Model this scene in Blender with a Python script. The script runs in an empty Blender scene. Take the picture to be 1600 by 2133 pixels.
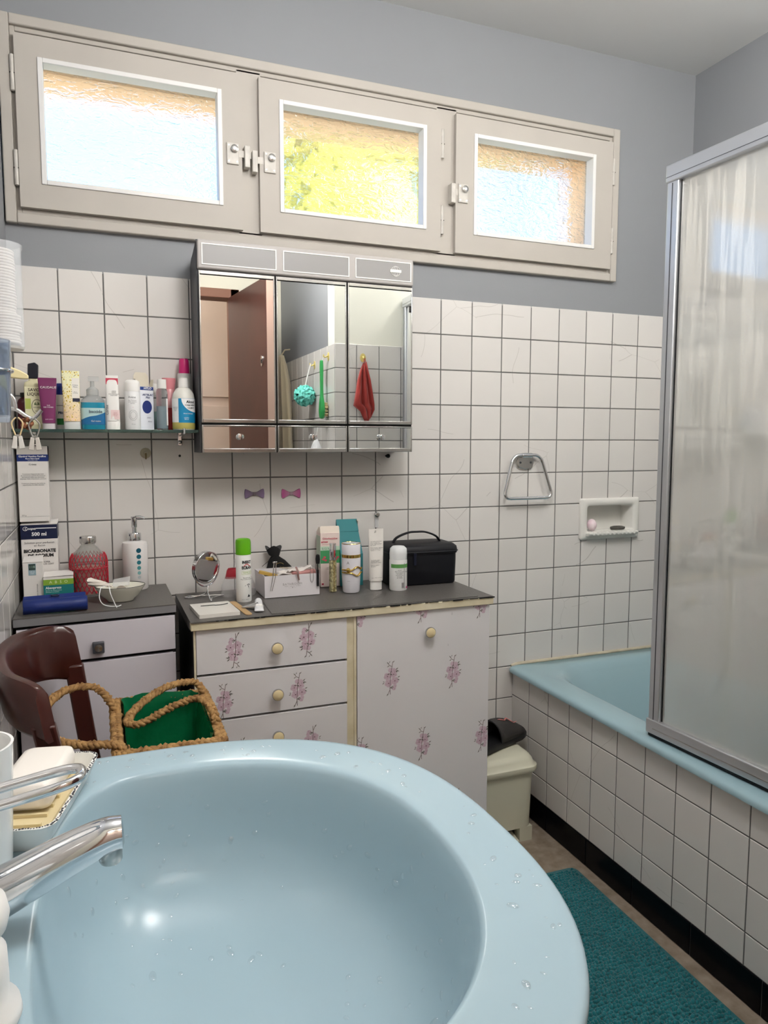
import bpy, bmesh, math, random
from math import pi, sin, cos, radians
from mathutils import Vector, Matrix
random.seed(7)
D = bpy.data
SC = bpy.context.scene
COL = SC.collection

# ---------------------------------------------------------------- camera
cam_d = D.cameras.new('camera'); cam = D.objects.new('camera', cam_d); COL.objects.link(cam)
cam_d.sensor_fit = 'HORIZONTAL'; cam_d.sensor_width = 36.0; cam_d.lens = 36.0 * 1522.17 / 1600.0
cam_d.clip_start = 0.01; cam_d.clip_end = 100
YAW, PITCH, ROLL = 0.375305, -0.094773, 0.000572
_f = Vector((sin(YAW) * cos(PITCH), cos(YAW) * cos(PITCH), sin(PITCH)))
_r0 = Vector((cos(YAW), -sin(YAW), 0)); _u0 = _r0.cross(_f)
_r = _r0 * cos(ROLL) + _u0 * sin(ROLL); _u = _u0 * cos(ROLL) - _r0 * sin(ROLL)
cam.matrix_world = Matrix(((_r.x, _u.x, -_f.x, 0.0754), (_r.y, _u.y, -_f.y, -2.1132), (_r.z, _u.z, -_f.z, 1.2442), (0, 0, 0, 1)))
SC.camera = cam

# ---------------------------------------------------------------- sky, sun, exposure
W = D.worlds.new('sky'); SC.world = W; W.use_nodes = True
wn = W.node_tree.nodes; wl = W.node_tree.links
bg = wn['Background']
tc = wn.new('ShaderNodeTexCoord'); sep = wn.new('ShaderNodeSeparateXYZ'); rmp = wn.new('ShaderNodeValToRGB')
wl.new(tc.outputs['Generated'], sep.inputs[0]); wl.new(sep.outputs['Z'], rmp.inputs[0]); wl.new(rmp.outputs[0], bg.inputs['Color'])
rmp.color_ramp.elements[0].position = 0.0; rmp.color_ramp.elements[0].color = (0.44, 0.68, 1.0, 1)
rmp.color_ramp.elements[1].position = 1.0; rmp.color_ramp.elements[1].color = (0.24, 0.48, 1.0, 1)
bg.inputs['Strength'].default_value = 2.6
sun_d = D.lights.new('sun', 'SUN'); sun = D.objects.new('sun', sun_d); COL.objects.link(sun)
sun_d.energy = 17.0; sun_d.angle = 0.01; sun_d.color = (1.0, 0.93, 0.82)
sun.rotation_euler = Vector((0.15, 0.72, -0.68)).to_track_quat('-Z', 'Y').to_euler()
for px in (.20, .81, 1.43):                       # portals: guide the sampling of the daylight through the three panes
    pd = D.lights.new('daylight_portal', 'AREA'); pd.shape = 'RECTANGLE'; pd.size = .46; pd.size_y = .31; pd.cycles.is_portal = True
    po = D.objects.new('daylight_portal', pd); COL.objects.link(po); po.location = (px, .035, 2.04); po.rotation_euler = (-pi / 2, 0, 0)
SC.view_settings.view_transform = 'Standard'; SC.view_settings.look = 'None'
SC.view_settings.gamma = 1.0; SC.view_settings.use_curve_mapping = False
SC.view_settings.exposure = -0.03
SC.cycles.max_bounces = 10; SC.cycles.transmission_bounces = 8; SC.cycles.transparent_max_bounces = 12
SC.cycles.diffuse_bounces = 5; SC.cycles.glossy_bounces = 5; SC.cycles.sample_clamp_indirect = 12.0
SC.cycles.use_denoising = True; SC.cycles.use_adaptive_sampling = True; SC.cycles.adaptive_threshold = 0.05; SC.cycles.adaptive_min_samples = 24

# ---------------------------------------------------------------- materials
def lin(v):
    v /= 255.0
    return v / 12.92 if v <= 0.04045 else ((v + 0.055) / 1.055) ** 2.4
def C(r, g, b): return (lin(r), lin(g), lin(b), 1.0)
MATS = {}
def mat(name, col, rough=0.5, metal=0.0, spec=0.5, trans=0.0, ior=1.45, coat=0.0, noise=None, bump=None, alpha=1.0, emit=None, sheen=0.0, sss=0.0):
    if name in MATS: return MATS[name]
    m = D.materials.new(name); m.use_nodes = True
    nt = m.node_tree; p = nt.nodes['Principled BSDF']
    p.inputs['Base Color'].default_value = col; p.inputs['Roughness'].default_value = rough
    p.inputs['Metallic'].default_value = metal; p.inputs['IOR'].default_value = ior
    p.inputs['Specular IOR Level'].default_value = spec
    p.inputs['Transmission Weight'].default_value = trans; p.inputs['Coat Weight'].default_value = coat
    p.inputs['Alpha'].default_value = alpha; p.inputs['Sheen Weight'].default_value = sheen
    if emit:
        p.inputs['Emission Color'].default_value = emit[0]; p.inputs['Emission Strength'].default_value = emit[1]
    co = nt.nodes.new('ShaderNodeTexCoord')
    if noise:
        n = nt.nodes.new('ShaderNodeTexNoise'); n.inputs['Scale'].default_value = noise[0]; n.inputs['Detail'].default_value = 5
        r = nt.nodes.new('ShaderNodeValToRGB'); a = noise[1]
        r.color_ramp.elements[0].position = 0.3; r.color_ramp.elements[1].position = 0.7
        c2 = noise[2] if len(noise) > 2 else tuple(x * (1 - a) for x in col[:3]) + (1,)
        r.color_ramp.elements[0].color = c2; r.color_ramp.elements[1].color = col
        nt.links.new(co.outputs['Object'], n.inputs['Vector']); nt.links.new(n.outputs['Fac'], r.inputs[0]); nt.links.new(r.outputs[0], p.inputs['Base Color'])
    if bump:
        b = nt.nodes.new('ShaderNodeBump'); b.inputs['Strength'].default_value = bump[1]; b.inputs['Distance'].default_value = bump[2] if len(bump) > 2 else 0.002
        n = nt.nodes.new('ShaderNodeTexNoise'); n.inputs['Scale'].default_value = bump[0]; n.inputs['Detail'].default_value = 3
        nt.links.new(co.outputs['Object'], n.inputs['Vector']); nt.links.new(n.outputs['Fac'], b.inputs['Height']); nt.links.new(b.outputs[0], p.inputs['Normal'])
    MATS[name] = m
    return m
def nodes(m): return m.node_tree.nodes, m.node_tree.links, m.node_tree.nodes['Principled BSDF']

def make_tile_mat(name, base, dark):
    """glazed tile: slight colour drift from tile to tile, a few hairline craze lines"""
    m = mat(name, base, 0.13, spec=0.5)
    n, l, p = nodes(m)
    g = n.new('ShaderNodeNewGeometry'); oi = n.new('ShaderNodeObjectInfo')
    wv = n.new('ShaderNodeTexNoise'); wv.inputs['Scale'].default_value = 3.0
    v = n.new('ShaderNodeTexVoronoi'); v.feature = 'DISTANCE_TO_EDGE'; v.inputs['Scale'].default_value = 3.4
    mx = n.new('ShaderNodeMixRGB'); mx.inputs[0].default_value = 0.12
    l.new(g.outputs['Position'], wv.inputs['Vector']); l.new(g.outputs['Position'], mx.inputs[1]); l.new(wv.outputs['Color'], mx.inputs[2]); l.new(mx.outputs[0], v.inputs['Vector'])
    lt = n.new('ShaderNodeMath'); lt.operation = 'LESS_THAN'; lt.inputs[1].default_value = 0.0016
    l.new(v.outputs['Distance'], lt.inputs[0])
    n2 = n.new('ShaderNodeTexNoise'); n2.inputs['Scale'].default_value = 5.0
    l.new(g.outputs['Position'], n2.inputs['Vector'])
    gt = n.new('ShaderNodeMath'); gt.operation = 'GREATER_THAN'; gt.inputs[1].default_value = 0.52; l.new(n2.outputs['Fac'], gt.inputs[0])
    mu = n.new('ShaderNodeMath'); mu.operation = 'MULTIPLY'; l.new(lt.outputs[0], mu.inputs[0]); l.new(gt.outputs[0], mu.inputs[1])
    m2 = n.new('ShaderNodeMath'); m2.operation = 'MULTIPLY'; m2.inputs[1].default_value = 0.35; l.new(mu.outputs[0], m2.inputs[0])
    var = n.new('ShaderNodeMixRGB'); var.inputs[1].default_value = base; var.inputs[2].default_value = tuple(x * 0.93 for x in base[:3]) + (1,)
    l.new(oi.outputs['Random'], var.inputs[0])
    ck = n.new('ShaderNodeMixRGB'); ck.inputs[2].default_value = dark
    l.new(m2.outputs[0], ck.inputs[0]); l.new(var.outputs[0], ck.inputs[1]); l.new(ck.outputs[0], p.inputs['Base Color'])
    b = n.new('ShaderNodeBump'); b.inputs['Strength'].default_value = 0.06; b.inputs['Distance'].default_value = 0.01
    n3 = n.new('ShaderNodeTexNoise'); n3.inputs['Scale'].default_value = 9.0; l.new(g.outputs['Position'], n3.inputs['Vector'])
    l.new(n3.outputs['Fac'], b.inputs['Height']); l.new(b.outputs[0], p.inputs['Normal'])
    return m
M_TILE = make_tile_mat('white glazed tile', C(219, 215, 211), C(140, 132, 126))
M_GROUT = mat('grey grout', C(108, 106, 104), 0.9, noise=(14, 0.35))
M_PLINTH = mat('black plinth tile', C(8, 9, 14), 0.25, spec=.2)
M_PAINT = mat('blue grey wall paint', C(139, 141, 145), 0.55, bump=(160, 0.12, 0.001), noise=(2.5, 0.04))
M_CEIL = mat('ceiling paint', C(208, 208, 207), 0.7)
M_WPAINT = mat('off white gloss paint', C(184, 178, 170), 0.55, spec=.3, noise=(6, 0.05), bump=(30, 0.05))
M_BEAD = mat('window bead paint', C(224, 222, 220), 0.45)
M_FLOOR = mat('speckled beige stone floor', C(164, 150, 134), 0.45, noise=(28, 0.3, C(128, 114, 98)))
M_RENDER = mat('apricot exterior render', C(250, 216, 178), 0.9, noise=(8, 0.08))
M_CHROME = mat('chrome', C(225, 226, 228), 0.09, metal=1.0)
M_CHROME_R = mat('worn chrome', C(205, 203, 200), 0.22, metal=1.0, noise=(40, 0.15))
M_ALU = mat('anodised aluminium', C(206, 208, 212), 0.35, metal=0.85)
M_MIRROR = mat('mirror glass', C(236, 238, 236), 0.01, metal=1.0)
M_DARKGREY = mat('dark grey sheet', C(70, 71, 76), 0.5)
M_SINK = mat('pale blue ceramic', C(161, 184, 194), 0.24, spec=0.5)
M_TUB = mat('blue bath enamel', C(152, 180, 188), 0.16, spec=0.55)
M_LAM = mat('white laminate', C(222, 219, 220), 0.42, noise=(3, 0.03))
M_LAM2 = mat('lilac white laminate', C(212, 207, 214), 0.45)
M_CREAM = mat('aged cream edging', C(226, 216, 190), 0.45, noise=(18, 0.14, C(206, 194, 162)))
M_VINYL = mat('dark embossed vinyl', C(98, 94, 91), 0.38, bump=(320, 0.5, 0.002), noise=(300, .25))
M_BLACK = mat('black', C(16, 16, 18), 0.5)
M_GAPSHADE = mat('dark gap', C(10, 9, 9), 0.8)  # near-black colour stands in for shade inside gaps
M_WOODRED = mat('mahogany stain', C(74, 32, 26), 0.28, coat=0.3, noise=(9, 0.35))
M_DOORRED = mat('dark red brown door', C(84, 40, 34), 0.35, noise=(5, 0.3))
M_LATCH = mat('painted latch', C(205, 200, 192), 0.45, noise=(40, 0.2))
M_WHITEP = mat('white plastic', C(236, 234, 230), 0.35)
M_CREAMP = mat('ivory plastic', C(222, 214, 188), 0.4)
M_PINKCAB = mat('pink beige cupboard paint', C(222, 202, 192), 0.5)
M_HALL = mat('hall wall paint', C(228, 222, 205), 0.7)

# ---------------------------------------------------------------- mesh helpers
class MB:
    def __init__(s): s.v = []; s.f = []; s.m = []; s.mi = 0
    def face(s, idx): s.f.append(tuple(idx)); s.m.append(s.mi)
    def box(s, a, b):
        x0, y0, z0 = [min(p, q) for p, q in zip(a, b)]; x1, y1, z1 = [max(p, q) for p, q in zip(a, b)]
        o = len(s.v)
        s.v += [(x0, y0, z0), (x1, y0, z0), (x1, y1, z0), (x0, y1, z0), (x0, y0, z1), (x1, y0, z1), (x1, y1, z1), (x0, y1, z1)]
        for q in ((3, 2, 1, 0), (4, 5, 6, 7), (0, 1, 5, 4), (1, 2, 6, 5), (2, 3, 7, 6), (3, 0, 4, 7)): s.face([o + i for i in q])
        return s
    def cbox(s, c, d): return s.box([c[i] - d[i] / 2 for i in range(3)], [c[i] + d[i] / 2 for i in range(3)])
    def loft(s, rings, cap0=True, cap1=True, closed=False):
        o = len(s.v); n = len(rings[0]); k = len(rings)
        for r in rings: s.v += [tuple(p) for p in r]
        for i in range(k if closed else k - 1):
            i2 = (i + 1) % k
            for j in range(n):
                j2 = (j + 1) % n
                s.face((o + i * n + j, o + i * n + j2, o + i2 * n + j2, o + i2 * n + j))
        if not closed:
            if cap0: s.face([o + j for j in reversed(range(n))])
            if cap1: s.face([o + (k - 1) * n + j for j in range(n)])
        return s
    def strip(s, rows):
        o = len(s.v); n = len(rows[0])
        for r in rows: s.v += [tuple(p) for p in r]
        for i in range(len(rows) - 1):
            for j in range(n - 1): s.face((o + i * n + j, o + i * n + j + 1, o + (i + 1) * n + j + 1, o + (i + 1) * n + j))
        return s
    def lathe(s, prof, c=(0, 0, 0), n=28, sx=1, sy=1):
        rings = [[(c[0] + r * sx * cos(2 * pi * j / n), c[1] + r * sy * sin(2 * pi * j / n), c[2] + z) for j in range(n)] for r, z in prof]
        return s.loft(rings)
    def tube(s, path, r, n=10, closed=False, flat=1.0):
        P = [Vector(p) for p in path]; k = len(P); rings = []
        up = None
        for i in range(k):
            a = P[(i - 1) % k] if (closed or i > 0) else P[i]; b = P[(i + 1) % k] if (closed or i < k - 1) else P[i]
            t = (b - a).normalized()
            if up is None:
                up = Vector((0, 0, 1)) if abs(t.z) < 0.9 else Vector((1, 0, 0))
            x = t.cross(up)
            if x.length < 1e-5: x = t.cross(Vector((0.3, 1, 0.2)))
            x.normalize(); y = x.cross(t).normalized(); up = y
            rr = r[i] if isinstance(r, (list, tuple)) else r
            rings.append([P[i] + x * rr * cos(2 * pi * j / n) + y * rr * flat * sin(2 * pi * j / n) for j in range(n)])
        return s.loft(rings, closed=closed)
    def poly(s, pts):
        o = len(s.v); s.v += [tuple(p) for p in pts]; s.face(range(o, o + len(pts))); return s
    def prism(s, pts, d):
        """extrude polygon pts along vector d"""
        d = Vector(d); return s.loft([pts, [Vector(p) + d for p in pts]])
    def mesh(s, name, mats, smooth=40):
        me = D.meshes.new(name); me.from_pydata(s.v, [], s.f)
        for m in (mats if isinstance(mats, (list, tuple)) else [mats]): me.materials.append(m)
        if len(me.materials) > 1: me.polygons.foreach_set('material_index', s.m)
        bm = bmesh.new(); bm.from_mesh(me); bmesh.ops.recalc_face_normals(bm, faces=bm.faces); bm.to_mesh(me); bm.free()
        if smooth:
            me.polygons.foreach_set('use_smooth', [True] * len(me.polygons)); me.set_sharp_from_angle(angle=radians(smooth))
        return me
    def build(s, name, mats, parent=None, smooth=40, bevel=0, seg=2, sub=0):
        o = D.objects.new(name, s.mesh(name, mats, smooth)); COL.objects.link(o)
        if parent: o.parent = parent
        if bevel:
            b = o.modifiers.new('bevel', 'BEVEL'); b.width = bevel; b.segments = seg; b.limit_method = 'ANGLE'; b.angle_limit = radians(35)
        if sub:
            u = o.modifiers.new('sub', 'SUBSURF'); u.levels = sub; u.render_levels = sub
        return o
def tag(o, label=None, cat=None, group=None, kind=None):
    if label: o['label'] = label
    if cat: o['category'] = cat
    if group: o['group'] = group
    if kind: o['kind'] = kind
    return o
def thing(name, label, cat=None, loc=(0, 0, 0), rz=0, group=None, kind=None):
    o = D.objects.new(name, None); COL.objects.link(o); o.empty_display_size = 0.05
    o.location = loc; o.rotation_euler = (0, 0, rz)
    return tag(o, label, cat, group, kind)
def box(name, a, b, m, parent=None, bevel=0, seg=2): return MB().box(a, b).build(name, m, parent, bevel=bevel, seg=seg)
def copyo(o, parent=None, loc=None):
    c = o.copy(); COL.objects.link(c); c.parent = parent
    if loc is not None: c.location = loc
    return c
def rr(x0, y0, x1, y1, r, z, n=6):
    """rounded rectangle ring in xy"""
    out = []
    for cx, cy, a in ((x1 - r, y1 - r, 0), (x0 + r, y1 - r, 90), (x0 + r, y0 + r, 180), (x1 - r, y0 + r, 270)):
        for i in range(n + 1):
            t = radians(a + 90 * i / n); out.append((cx + r * cos(t), cy + r * sin(t), z))
    return out
def ell(rx, ry, z, n=32, p=2.0, cx=0, cy=0):
    out = []
    for j in range(n):
        t = 2 * pi * j / n; c, s = cos(t), sin(t)
        out.append((cx + rx * math.copysign(abs(c) ** (2 / p), c), cy + ry * math.copysign(abs(s) ** (2 / p), s), z))
    return out
def bez(pts, n=8):
    """Catmull-Rom through pts"""
    P = [Vector(p) for p in pts]; out = []
    for i in range(len(P) - 1):
        p0 = P[max(i - 1, 0)]; p1 = P[i]; p2 = P[i + 1]; p3 = P[min(i + 2, len(P) - 1)]
        for k in range(n):
            t = k / n
            out.append(0.5 * ((2 * p1) + (p2 - p0) * t + (2 * p0 - 5 * p1 + 4 * p2 - p3) * t * t + (3 * p1 - p0 - 3 * p2 + p3) * t ** 3))
    out.append(P[-1]); return out
def lettering(parent, body, size, loc, m, align='CENTER', bend=None, shear=0, rotz=0, space=1.0, tilt=0, bold=0, sx=1.0):
    """flat printed words facing -Y (bend: wrapped round a vertical cylinder of that radius about the parent's axis)"""
    cu = D.curves.new('lettering', 'FONT'); cu.body = body; cu.size = size; cu.align_x = align; cu.align_y = 'CENTER'
    cu.resolution_u = 2; cu.shear = shear; cu.space_character = space; cu.offset = bold
    t = D.objects.new('tmp', cu); me = D.meshes.new_from_object(t); D.objects.remove(t); D.curves.remove(cu)
    for v in me.vertices:
        x, y = v.co.x * sx, v.co.y
        if tilt: x, y = x * cos(tilt) - y * sin(tilt), x * sin(tilt) + y * cos(tilt)
        if bend:
            x += loc[0]; a = x / bend; v.co = (bend * sin(a), -bend * cos(a) + loc[1], loc[2] + y)
        else:
            v.co = (x * cos(rotz), x * sin(rotz), y)
    me.materials.clear(); me.materials.append(m)
    o = D.objects.new('lettering', me); COL.objects.link(o); o.parent = parent
    if not bend: o.location = loc
    return o
INK = {}
def ink(r, g, b, rough=0.5): return mat('ink %d %d %d' % (r, g, b), C(r, g, b), rough)
M_INKB = ink(28, 28, 32); M_INKW = ink(240, 240, 240); M_INKG = ink(120, 120, 122)
def patch(parent, name, R, a0, a1, z0, z1, m, cy=0, n=12):
    rows = [[(R * sin(a0 + (a1 - a0) * j / n), cy - R * cos(a0 + (a1 - a0) * j / n), z) for j in range(n + 1)] for z in (z0, z1)]
    return MB().strip(rows).build(name, m, parent)

# ================================================================ ROOM SHELL
XL, XR, ZC = -0.114, 2.086, 2.53       # side walls and ceiling; back wall tile face is y = 0, floor z = 0
YF, XS, YD = -1.38, 1.10, -2.40        # wall at the foot of the bath, side wall beside the door, door wall
T = 0.11; Z0 = 1.693; JW = 0.0028      # tile pitch, top of the tiling, joint width

def tile_mesh(w, h, m, name='tile', t=0.004, c=0.0014):
    a, b = w / 2, h / 2
    R = lambda p, q, y: [(-p, y, -q), (p, y, -q), (p, y, q), (-p, y, q)]
    mb = MB(); mb.loft([R(a, b, 0.003), R(a, b, -(t - 0.003 - c)), R(a - c, b - c, -(t - 0.003))], cap0=False)
    return mb.mesh(name, m, smooth=0)
_tm = {}
def tile_wall(parent, O, U, us, zs, single, m=M_TILE, skip=None, name='tile'):
    """tiles between the joints us x zs of a wall; O origin, U direction of u, faces look along (U.y, -U.x)"""
    U = Vector(U); ang = math.atan2(U.y, U.x); field = MB()
    for i in range(len(us) - 1):
        for j in range(len(zs) - 1):
            u0, u1 = us[i], us[i + 1]; z0, z1 = zs[j], zs[j + 1]
            w, h = round(abs(u1 - u0) - JW, 4), round(abs(z1 - z0) - JW, 4)
            if w < 0.006 or h < 0.006: continue
            uc, zc = (u0 + u1) / 2, (z0 + z1) / 2
            if skip and skip(uc, zc): continue
            p = Vector(O) + U * uc + Vector((0, 0, zc))
            if single(uc, zc):
                k = (w, h, m.name)
                if k not in _tm: _tm[k] = tile_mesh(w, h, m, name)
                o = D.objects.new(name, _tm[k]); COL.objects.link(o); o.parent = parent; o.location = p
                o.rotation_euler = (random.uniform(-.003, .003), 0, ang + random.uniform(-.003, .003))
            else:
                nrm = Vector((U.y, -U.x, 0)); a = U * (w / 2); b = Vector((0, 0, h / 2)); q = p + nrm * 0.001
                field.poly([q - a - b, q + a - b, q + a + b, q - a + b])
    if field.v: tag(field.build(name + '_field', m, parent, smooth=0), kind='stuff')

# ---- back wall
FX0, FX1, FZ0, FZ1 = -0.113, 1.757, 1.793, 2.292      # window casing
mb = MB()
mb.box((XL - .1, .002, Z0 - .006), (XR + .1, .06, FZ0 + .012)); mb.box((XL - .1, .002, FZ1 - .012), (XR + .1, .06, ZC + .05))
mb.box((FX1 - .012, .002, FZ0 + .012), (XR + .1, .06, FZ1 - .012))
wall_back = tag(mb.build('wall_back', M_PAINT, smooth=0), 'back wall, white square tiles below blue grey paint', kind='structure')
mb = MB()
for a, b in (((XL - .1, .0003, 0), (1.660, .06, Z0 - .006)), ((1.872, .0003, 0), (XR + .1, .06, Z0 - .006)), ((1.660, .0003, 0), (1.872, .06, .926)), ((1.660, .0003, 1.031), (1.872, .06, Z0 - .006))): mb.box(a, b)
mb.build('grout_bed', M_GROUT, wall_back, smooth=0)
mb = MB()
for a, b in (((-.6, .06, -.6), (2.7, .22, 1.868)), ((-.6, .06, 2.196), (2.7, .22, 2.75)), ((1.672, .06, 1.868), (2.7, .22, 2.196)), ((-.6, .06, 1.868), (-.3, .22, 2.196))): mb.box(a, b)
mb.build('exterior_render', M_RENDER, wall_back, smooth=0)
us = [XL] + [i * T for i in range(0, 19)] + [XR]
us[0:1] = [-.1125]
zs = [Z0 - j * T for j in range(0, 16)]
NICHE = (1.640, 1.892, 0.905, 1.050)
def in_niche(u, z): return NICHE[0] - .0 < u < NICHE[1] and NICHE[2] < z < NICHE[3]
def back_single(u, z): return (z > .80 or u > 1.05) and not (u > 1.42 and z < .47)
def back_skip(u, z): return (1.655 < u < 1.87 and .925 < z < 1.03) or (u > 1.45 and z < .42)
tile_wall(wall_back, (0, 0, 0), (1, 0, 0), us, zs, back_single, skip=back_skip)

# ---- left wall
wall_left = tag(MB().box((XL - .1, YD, Z0 - .006), (XL - .002, .06, ZC + .05)).build('wall_left', M_PAINT, smooth=0), 'wall on the side of the washbasin, tiled up to shoulder height', kind='structure')
box('grout_bed', (XL - .1, YD, 0), (XL - .0003, .0003, Z0 - .006), M_GROUT, wall_left)
ys = [i * T for i in range(0, 23)]
tile_wall(wall_left, (XL, -.001 - 22 * T, 0), (0, 1, 0), [y for y in ys], zs, lambda u, z: u > 22 * T - .55)
# ---- right wall above and beside the bath
wall_right = tag(MB().box((XR + .002, YF - .1, Z0 - .006), (XR + .1, .06, ZC + .05)).build('wall_right', M_PAINT, smooth=0), 'side wall behind the shower screen, tiled below and painted above', kind='structure')
box('grout_bed', (XR + .0003, YF - .1, 0), (XR + .1, .0003, Z0 - .006), M_GROUT, wall_right)
tile_wall(wall_right, (XR, -.001, 0), (0, -1, 0), [i * T for i in range(0, 14)], [z for z in zs if z > .45], lambda u, z: False)
# ---- wall at the foot of the bath and the wall beside the door (seen in the mirror)
wall_foot = tag(MB().box((XS + .001, YF - .1, Z0 - .006), (XR + .1, YF - .002, ZC + .05)).build('wall_foot', mat('cream wall paint', C(232, 230, 218), .6), smooth=0), 'wall at the foot of the bath, seen only in the mirror', kind='structure')
box('grout_bed', (XS + .002, YF - .1, 0), (XR + .1, YF - .0003, Z0 - .006), M_GROUT, wall_foot)
tile_wall(wall_foot, (XR, YF, 0), (-1, 0, 0), [i * T for i in range(0, 9)] + [XR - XS], zs, lambda u, z: u > .5 and z > 1.1)
wall_side = tag(MB().box((XS + .002, YD, Z0 - .006), (XS + .1, YF - .003, ZC + .05)).build('wall_side', M_PAINT, smooth=0), 'short wall beside the doorway with hooks, seen only in the mirror', kind='structure')
box('grout_bed', (XS + .0003, YD, 0), (XS + .1, YF - .0008, Z0 - .006), M_GROUT, wall_side)
tile_wall(wall_side, (XS, YF, 0), (0, -1, 0), [i * T for i in range(0, 10)], zs, lambda u, z: z > 1.1)
# ---- ceiling, floor
tag(box('ceiling', (XL - .1, YD - .1, ZC), (XR + .1, .06, ZC + .12), M_CEIL), 'plain light grey ceiling of the bathroom', kind='structure')
tag(box('floor', (XL - .1, YD - .1, -.12), (XR + .1, .06, 0), M_FLOOR), 'beige speckled floor of the bathroom', kind='structure')
# ---- door wall with opening, hall beyond it
mb = MB(); mb.box((XL - .1, YD - .1, 0), (.06, YD, ZC)); mb.box((.86, YD - .1, 0), (XS + .1, YD, ZC)); mb.box((.06, YD - .1, 2.10), (.86, YD, ZC))
wall_door = tag(mb.build('wall_door', M_HALL, smooth=0), 'wall with the open doorway, seen only in the mirror', kind='structure')
mb = MB(); mb.box((.06, YD - .11, 0), (.11, YD + .015, 2.10)); mb.box((.81, YD - .11, 0), (.86, YD + .015, 2.10)); mb.box((.06, YD - .11, 2.05), (.86, YD + .015, 2.10))
tag(mb.build('trim_2', mat('brown door frame', C(140, 96, 76), .6), smooth=0, bevel=.004), 'red brown frame of the open doorway in the mirror', kind='structure')
mb = MB(); mb.box((-.7, -3.7, 0), (-.6, YD - .1, 2.5)); mb.box((1.5, -3.7, 0), (1.6, YD - .1, 2.5)); mb.box((-.7, -3.8, 0), (1.6, -3.7, 2.5)); mb.box((-.7, -3.8, 2.5), (1.6, YD - .1, 2.65))
mb.box((-.7, YD - .11, 0), (XL - .1, YD - .1, 2.5)); mb.box((XS + .1, YD - .11, 0), (1.6, YD - .1, 2.5))
tag(mb.build('wall_hall', M_HALL, smooth=0), 'plain walls of the hall beyond the doorway', kind='structure')
tag(box('floor_hall', (-.7, -3.8, -.12), (1.6, YD - .1, 0), M_FLOOR), 'floor of the hall beyond the doorway', kind='structure')
hc = thing('hall_cupboard', 'pink beige built-in cupboard in the hall, seen in the mirror', 'cupboard', (.55, -3.40, 0))
box('body', (-1.1, -.29, 0), (.9, -.02, 2.45), M_PINKCAB, hc)
for x0, x1 in ((-.62, -.02), (.0, .60), (.62, .88)):
    for z0, z1 in ((.06, 1.50), (1.56, 2.38)):
        d = box('cupboard_door', (x0, -.02, z0), (x1, 0, z1), M_PINKCAB, hc, bevel=.004)
        for zz in (z0 + .18, z1 - .18): box('hinge', (x1 - .004, -.003, zz - .03), (x1 + .012, .006, zz + .03), M_PINKCAB, d)
# ---- the open door leaf
dr = thing('open_door', 'dark red brown door standing open, reflected in the mirror cabinet', 'door', (.815, YD + .02, .008), math.atan2(.61, .075))
box('leaf', (0, -.02, 0), (.63, .02, 2.04), M_DOORRED, dr, bevel=.003)
box('leaf_edge', (.6302, -.019, .002), (.632, .019, 2.038), mat('tan door edge', C(176, 146, 132), .6), dr)  # free edge strip in a lighter tan than the leaf
esc = MB().loft([[(.56 + .013 * cos(t * pi / 8), y, 1.64 + .028 * sin(t * pi / 8)) for t in range(16)] for y in (.02, .024)]).build('lock_plate', M_CHROME_R, dr)
MB().cbox((.56, .025, 1.638), (.004, .003, .02)).build('keyhole', M_BLACK, esc)
mb = MB(); mb.lathe([(.001, 0), (.022, 0), (.022, .006), (.009, .01), (.009, .04)], n=20)
h = mb.build('handle', M_CHROME_R, dr); h.rotation_euler = (-pi / 2, 0, 0); h.location = (.57, .02, 1.03)
MB().tube([(0, 0, .04), (-.03, 0, .045), (-.1, 0, .043)], .008).build('lever', M_CHROME_R, h)

# ---- windows
mb = MB()
def ring(mb, x0, x1, z0, z1, w, y0, y1, wt=None, wb=None):
    wt = wt or w; wb = wb or w
    mb.box((x0, y0, z0), (x0 + w, y1, z1)); mb.box((x1 - w, y0, z0), (x1, y1, z1))
    mb.box((x0 + w, y0, z1 - wt), (x1 - w, y1, z1)); mb.box((x0 + w, y0, z0), (x1 - w, y1, z0 + wb))
ring(mb, FX0, FX1, FZ0, FZ1, .026, -.016, .06)
trim = tag(mb.build('trim_1', M_WPAINT, bevel=.003), 'long off-white casing around the three high windows', kind='structure')
mb = MB(); ring(mb, FX0 + .026, FX1 - .026, FZ0 + .026, FZ1 - .026, .012, -.007, .06); mb.build('rebate', M_WPAINT, trim, bevel=.002)
for x in (.5025, 1.110): box('mullion', (x - .034, -.007, FZ0 + .03), (x + .034, .06, FZ1 - .03), M_WPAINT, trim, bevel=.002)

def glass_mat():
    m = mat('rippled window glass', C(250, 252, 252), 0.02, trans=1.0, ior=1.38)
    n, l, p = nodes(m)
    g = n.new('ShaderNodeNewGeometry'); mp = n.new('ShaderNodeMapping'); mp.inputs['Scale'].default_value = (26, 26, 52)
    wv = n.new('ShaderNodeTexNoise'); wv.inputs['Scale'].default_value = 1.0; wv.inputs['Detail'].default_value = 2.0; wv.inputs['Distortion'].default_value = 1.6
    b = n.new('ShaderNodeBump'); b.inputs['Strength'].default_value = 0.55; b.inputs['Distance'].default_value = 0.012
    l.new(g.outputs['Position'], mp.inputs['Vector']); l.new(mp.outputs[0], wv.inputs['Vector']); l.new(wv.outputs['Fac'], b.inputs['Height']); l.new(b.outputs[0], p.inputs['Normal'])
    tb = n.new('ShaderNodeBsdfTransparent'); mx = n.new('ShaderNodeMixShader'); mx.inputs[0].default_value = .45
    l.new(tb.outputs[0], mx.inputs[1]); l.new(p.outputs[0], mx.inputs[2]); l.new(mx.outputs[0], n['Material Output'].inputs['Surface'])
    return m
M_WGLASS = glass_mat()
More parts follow.
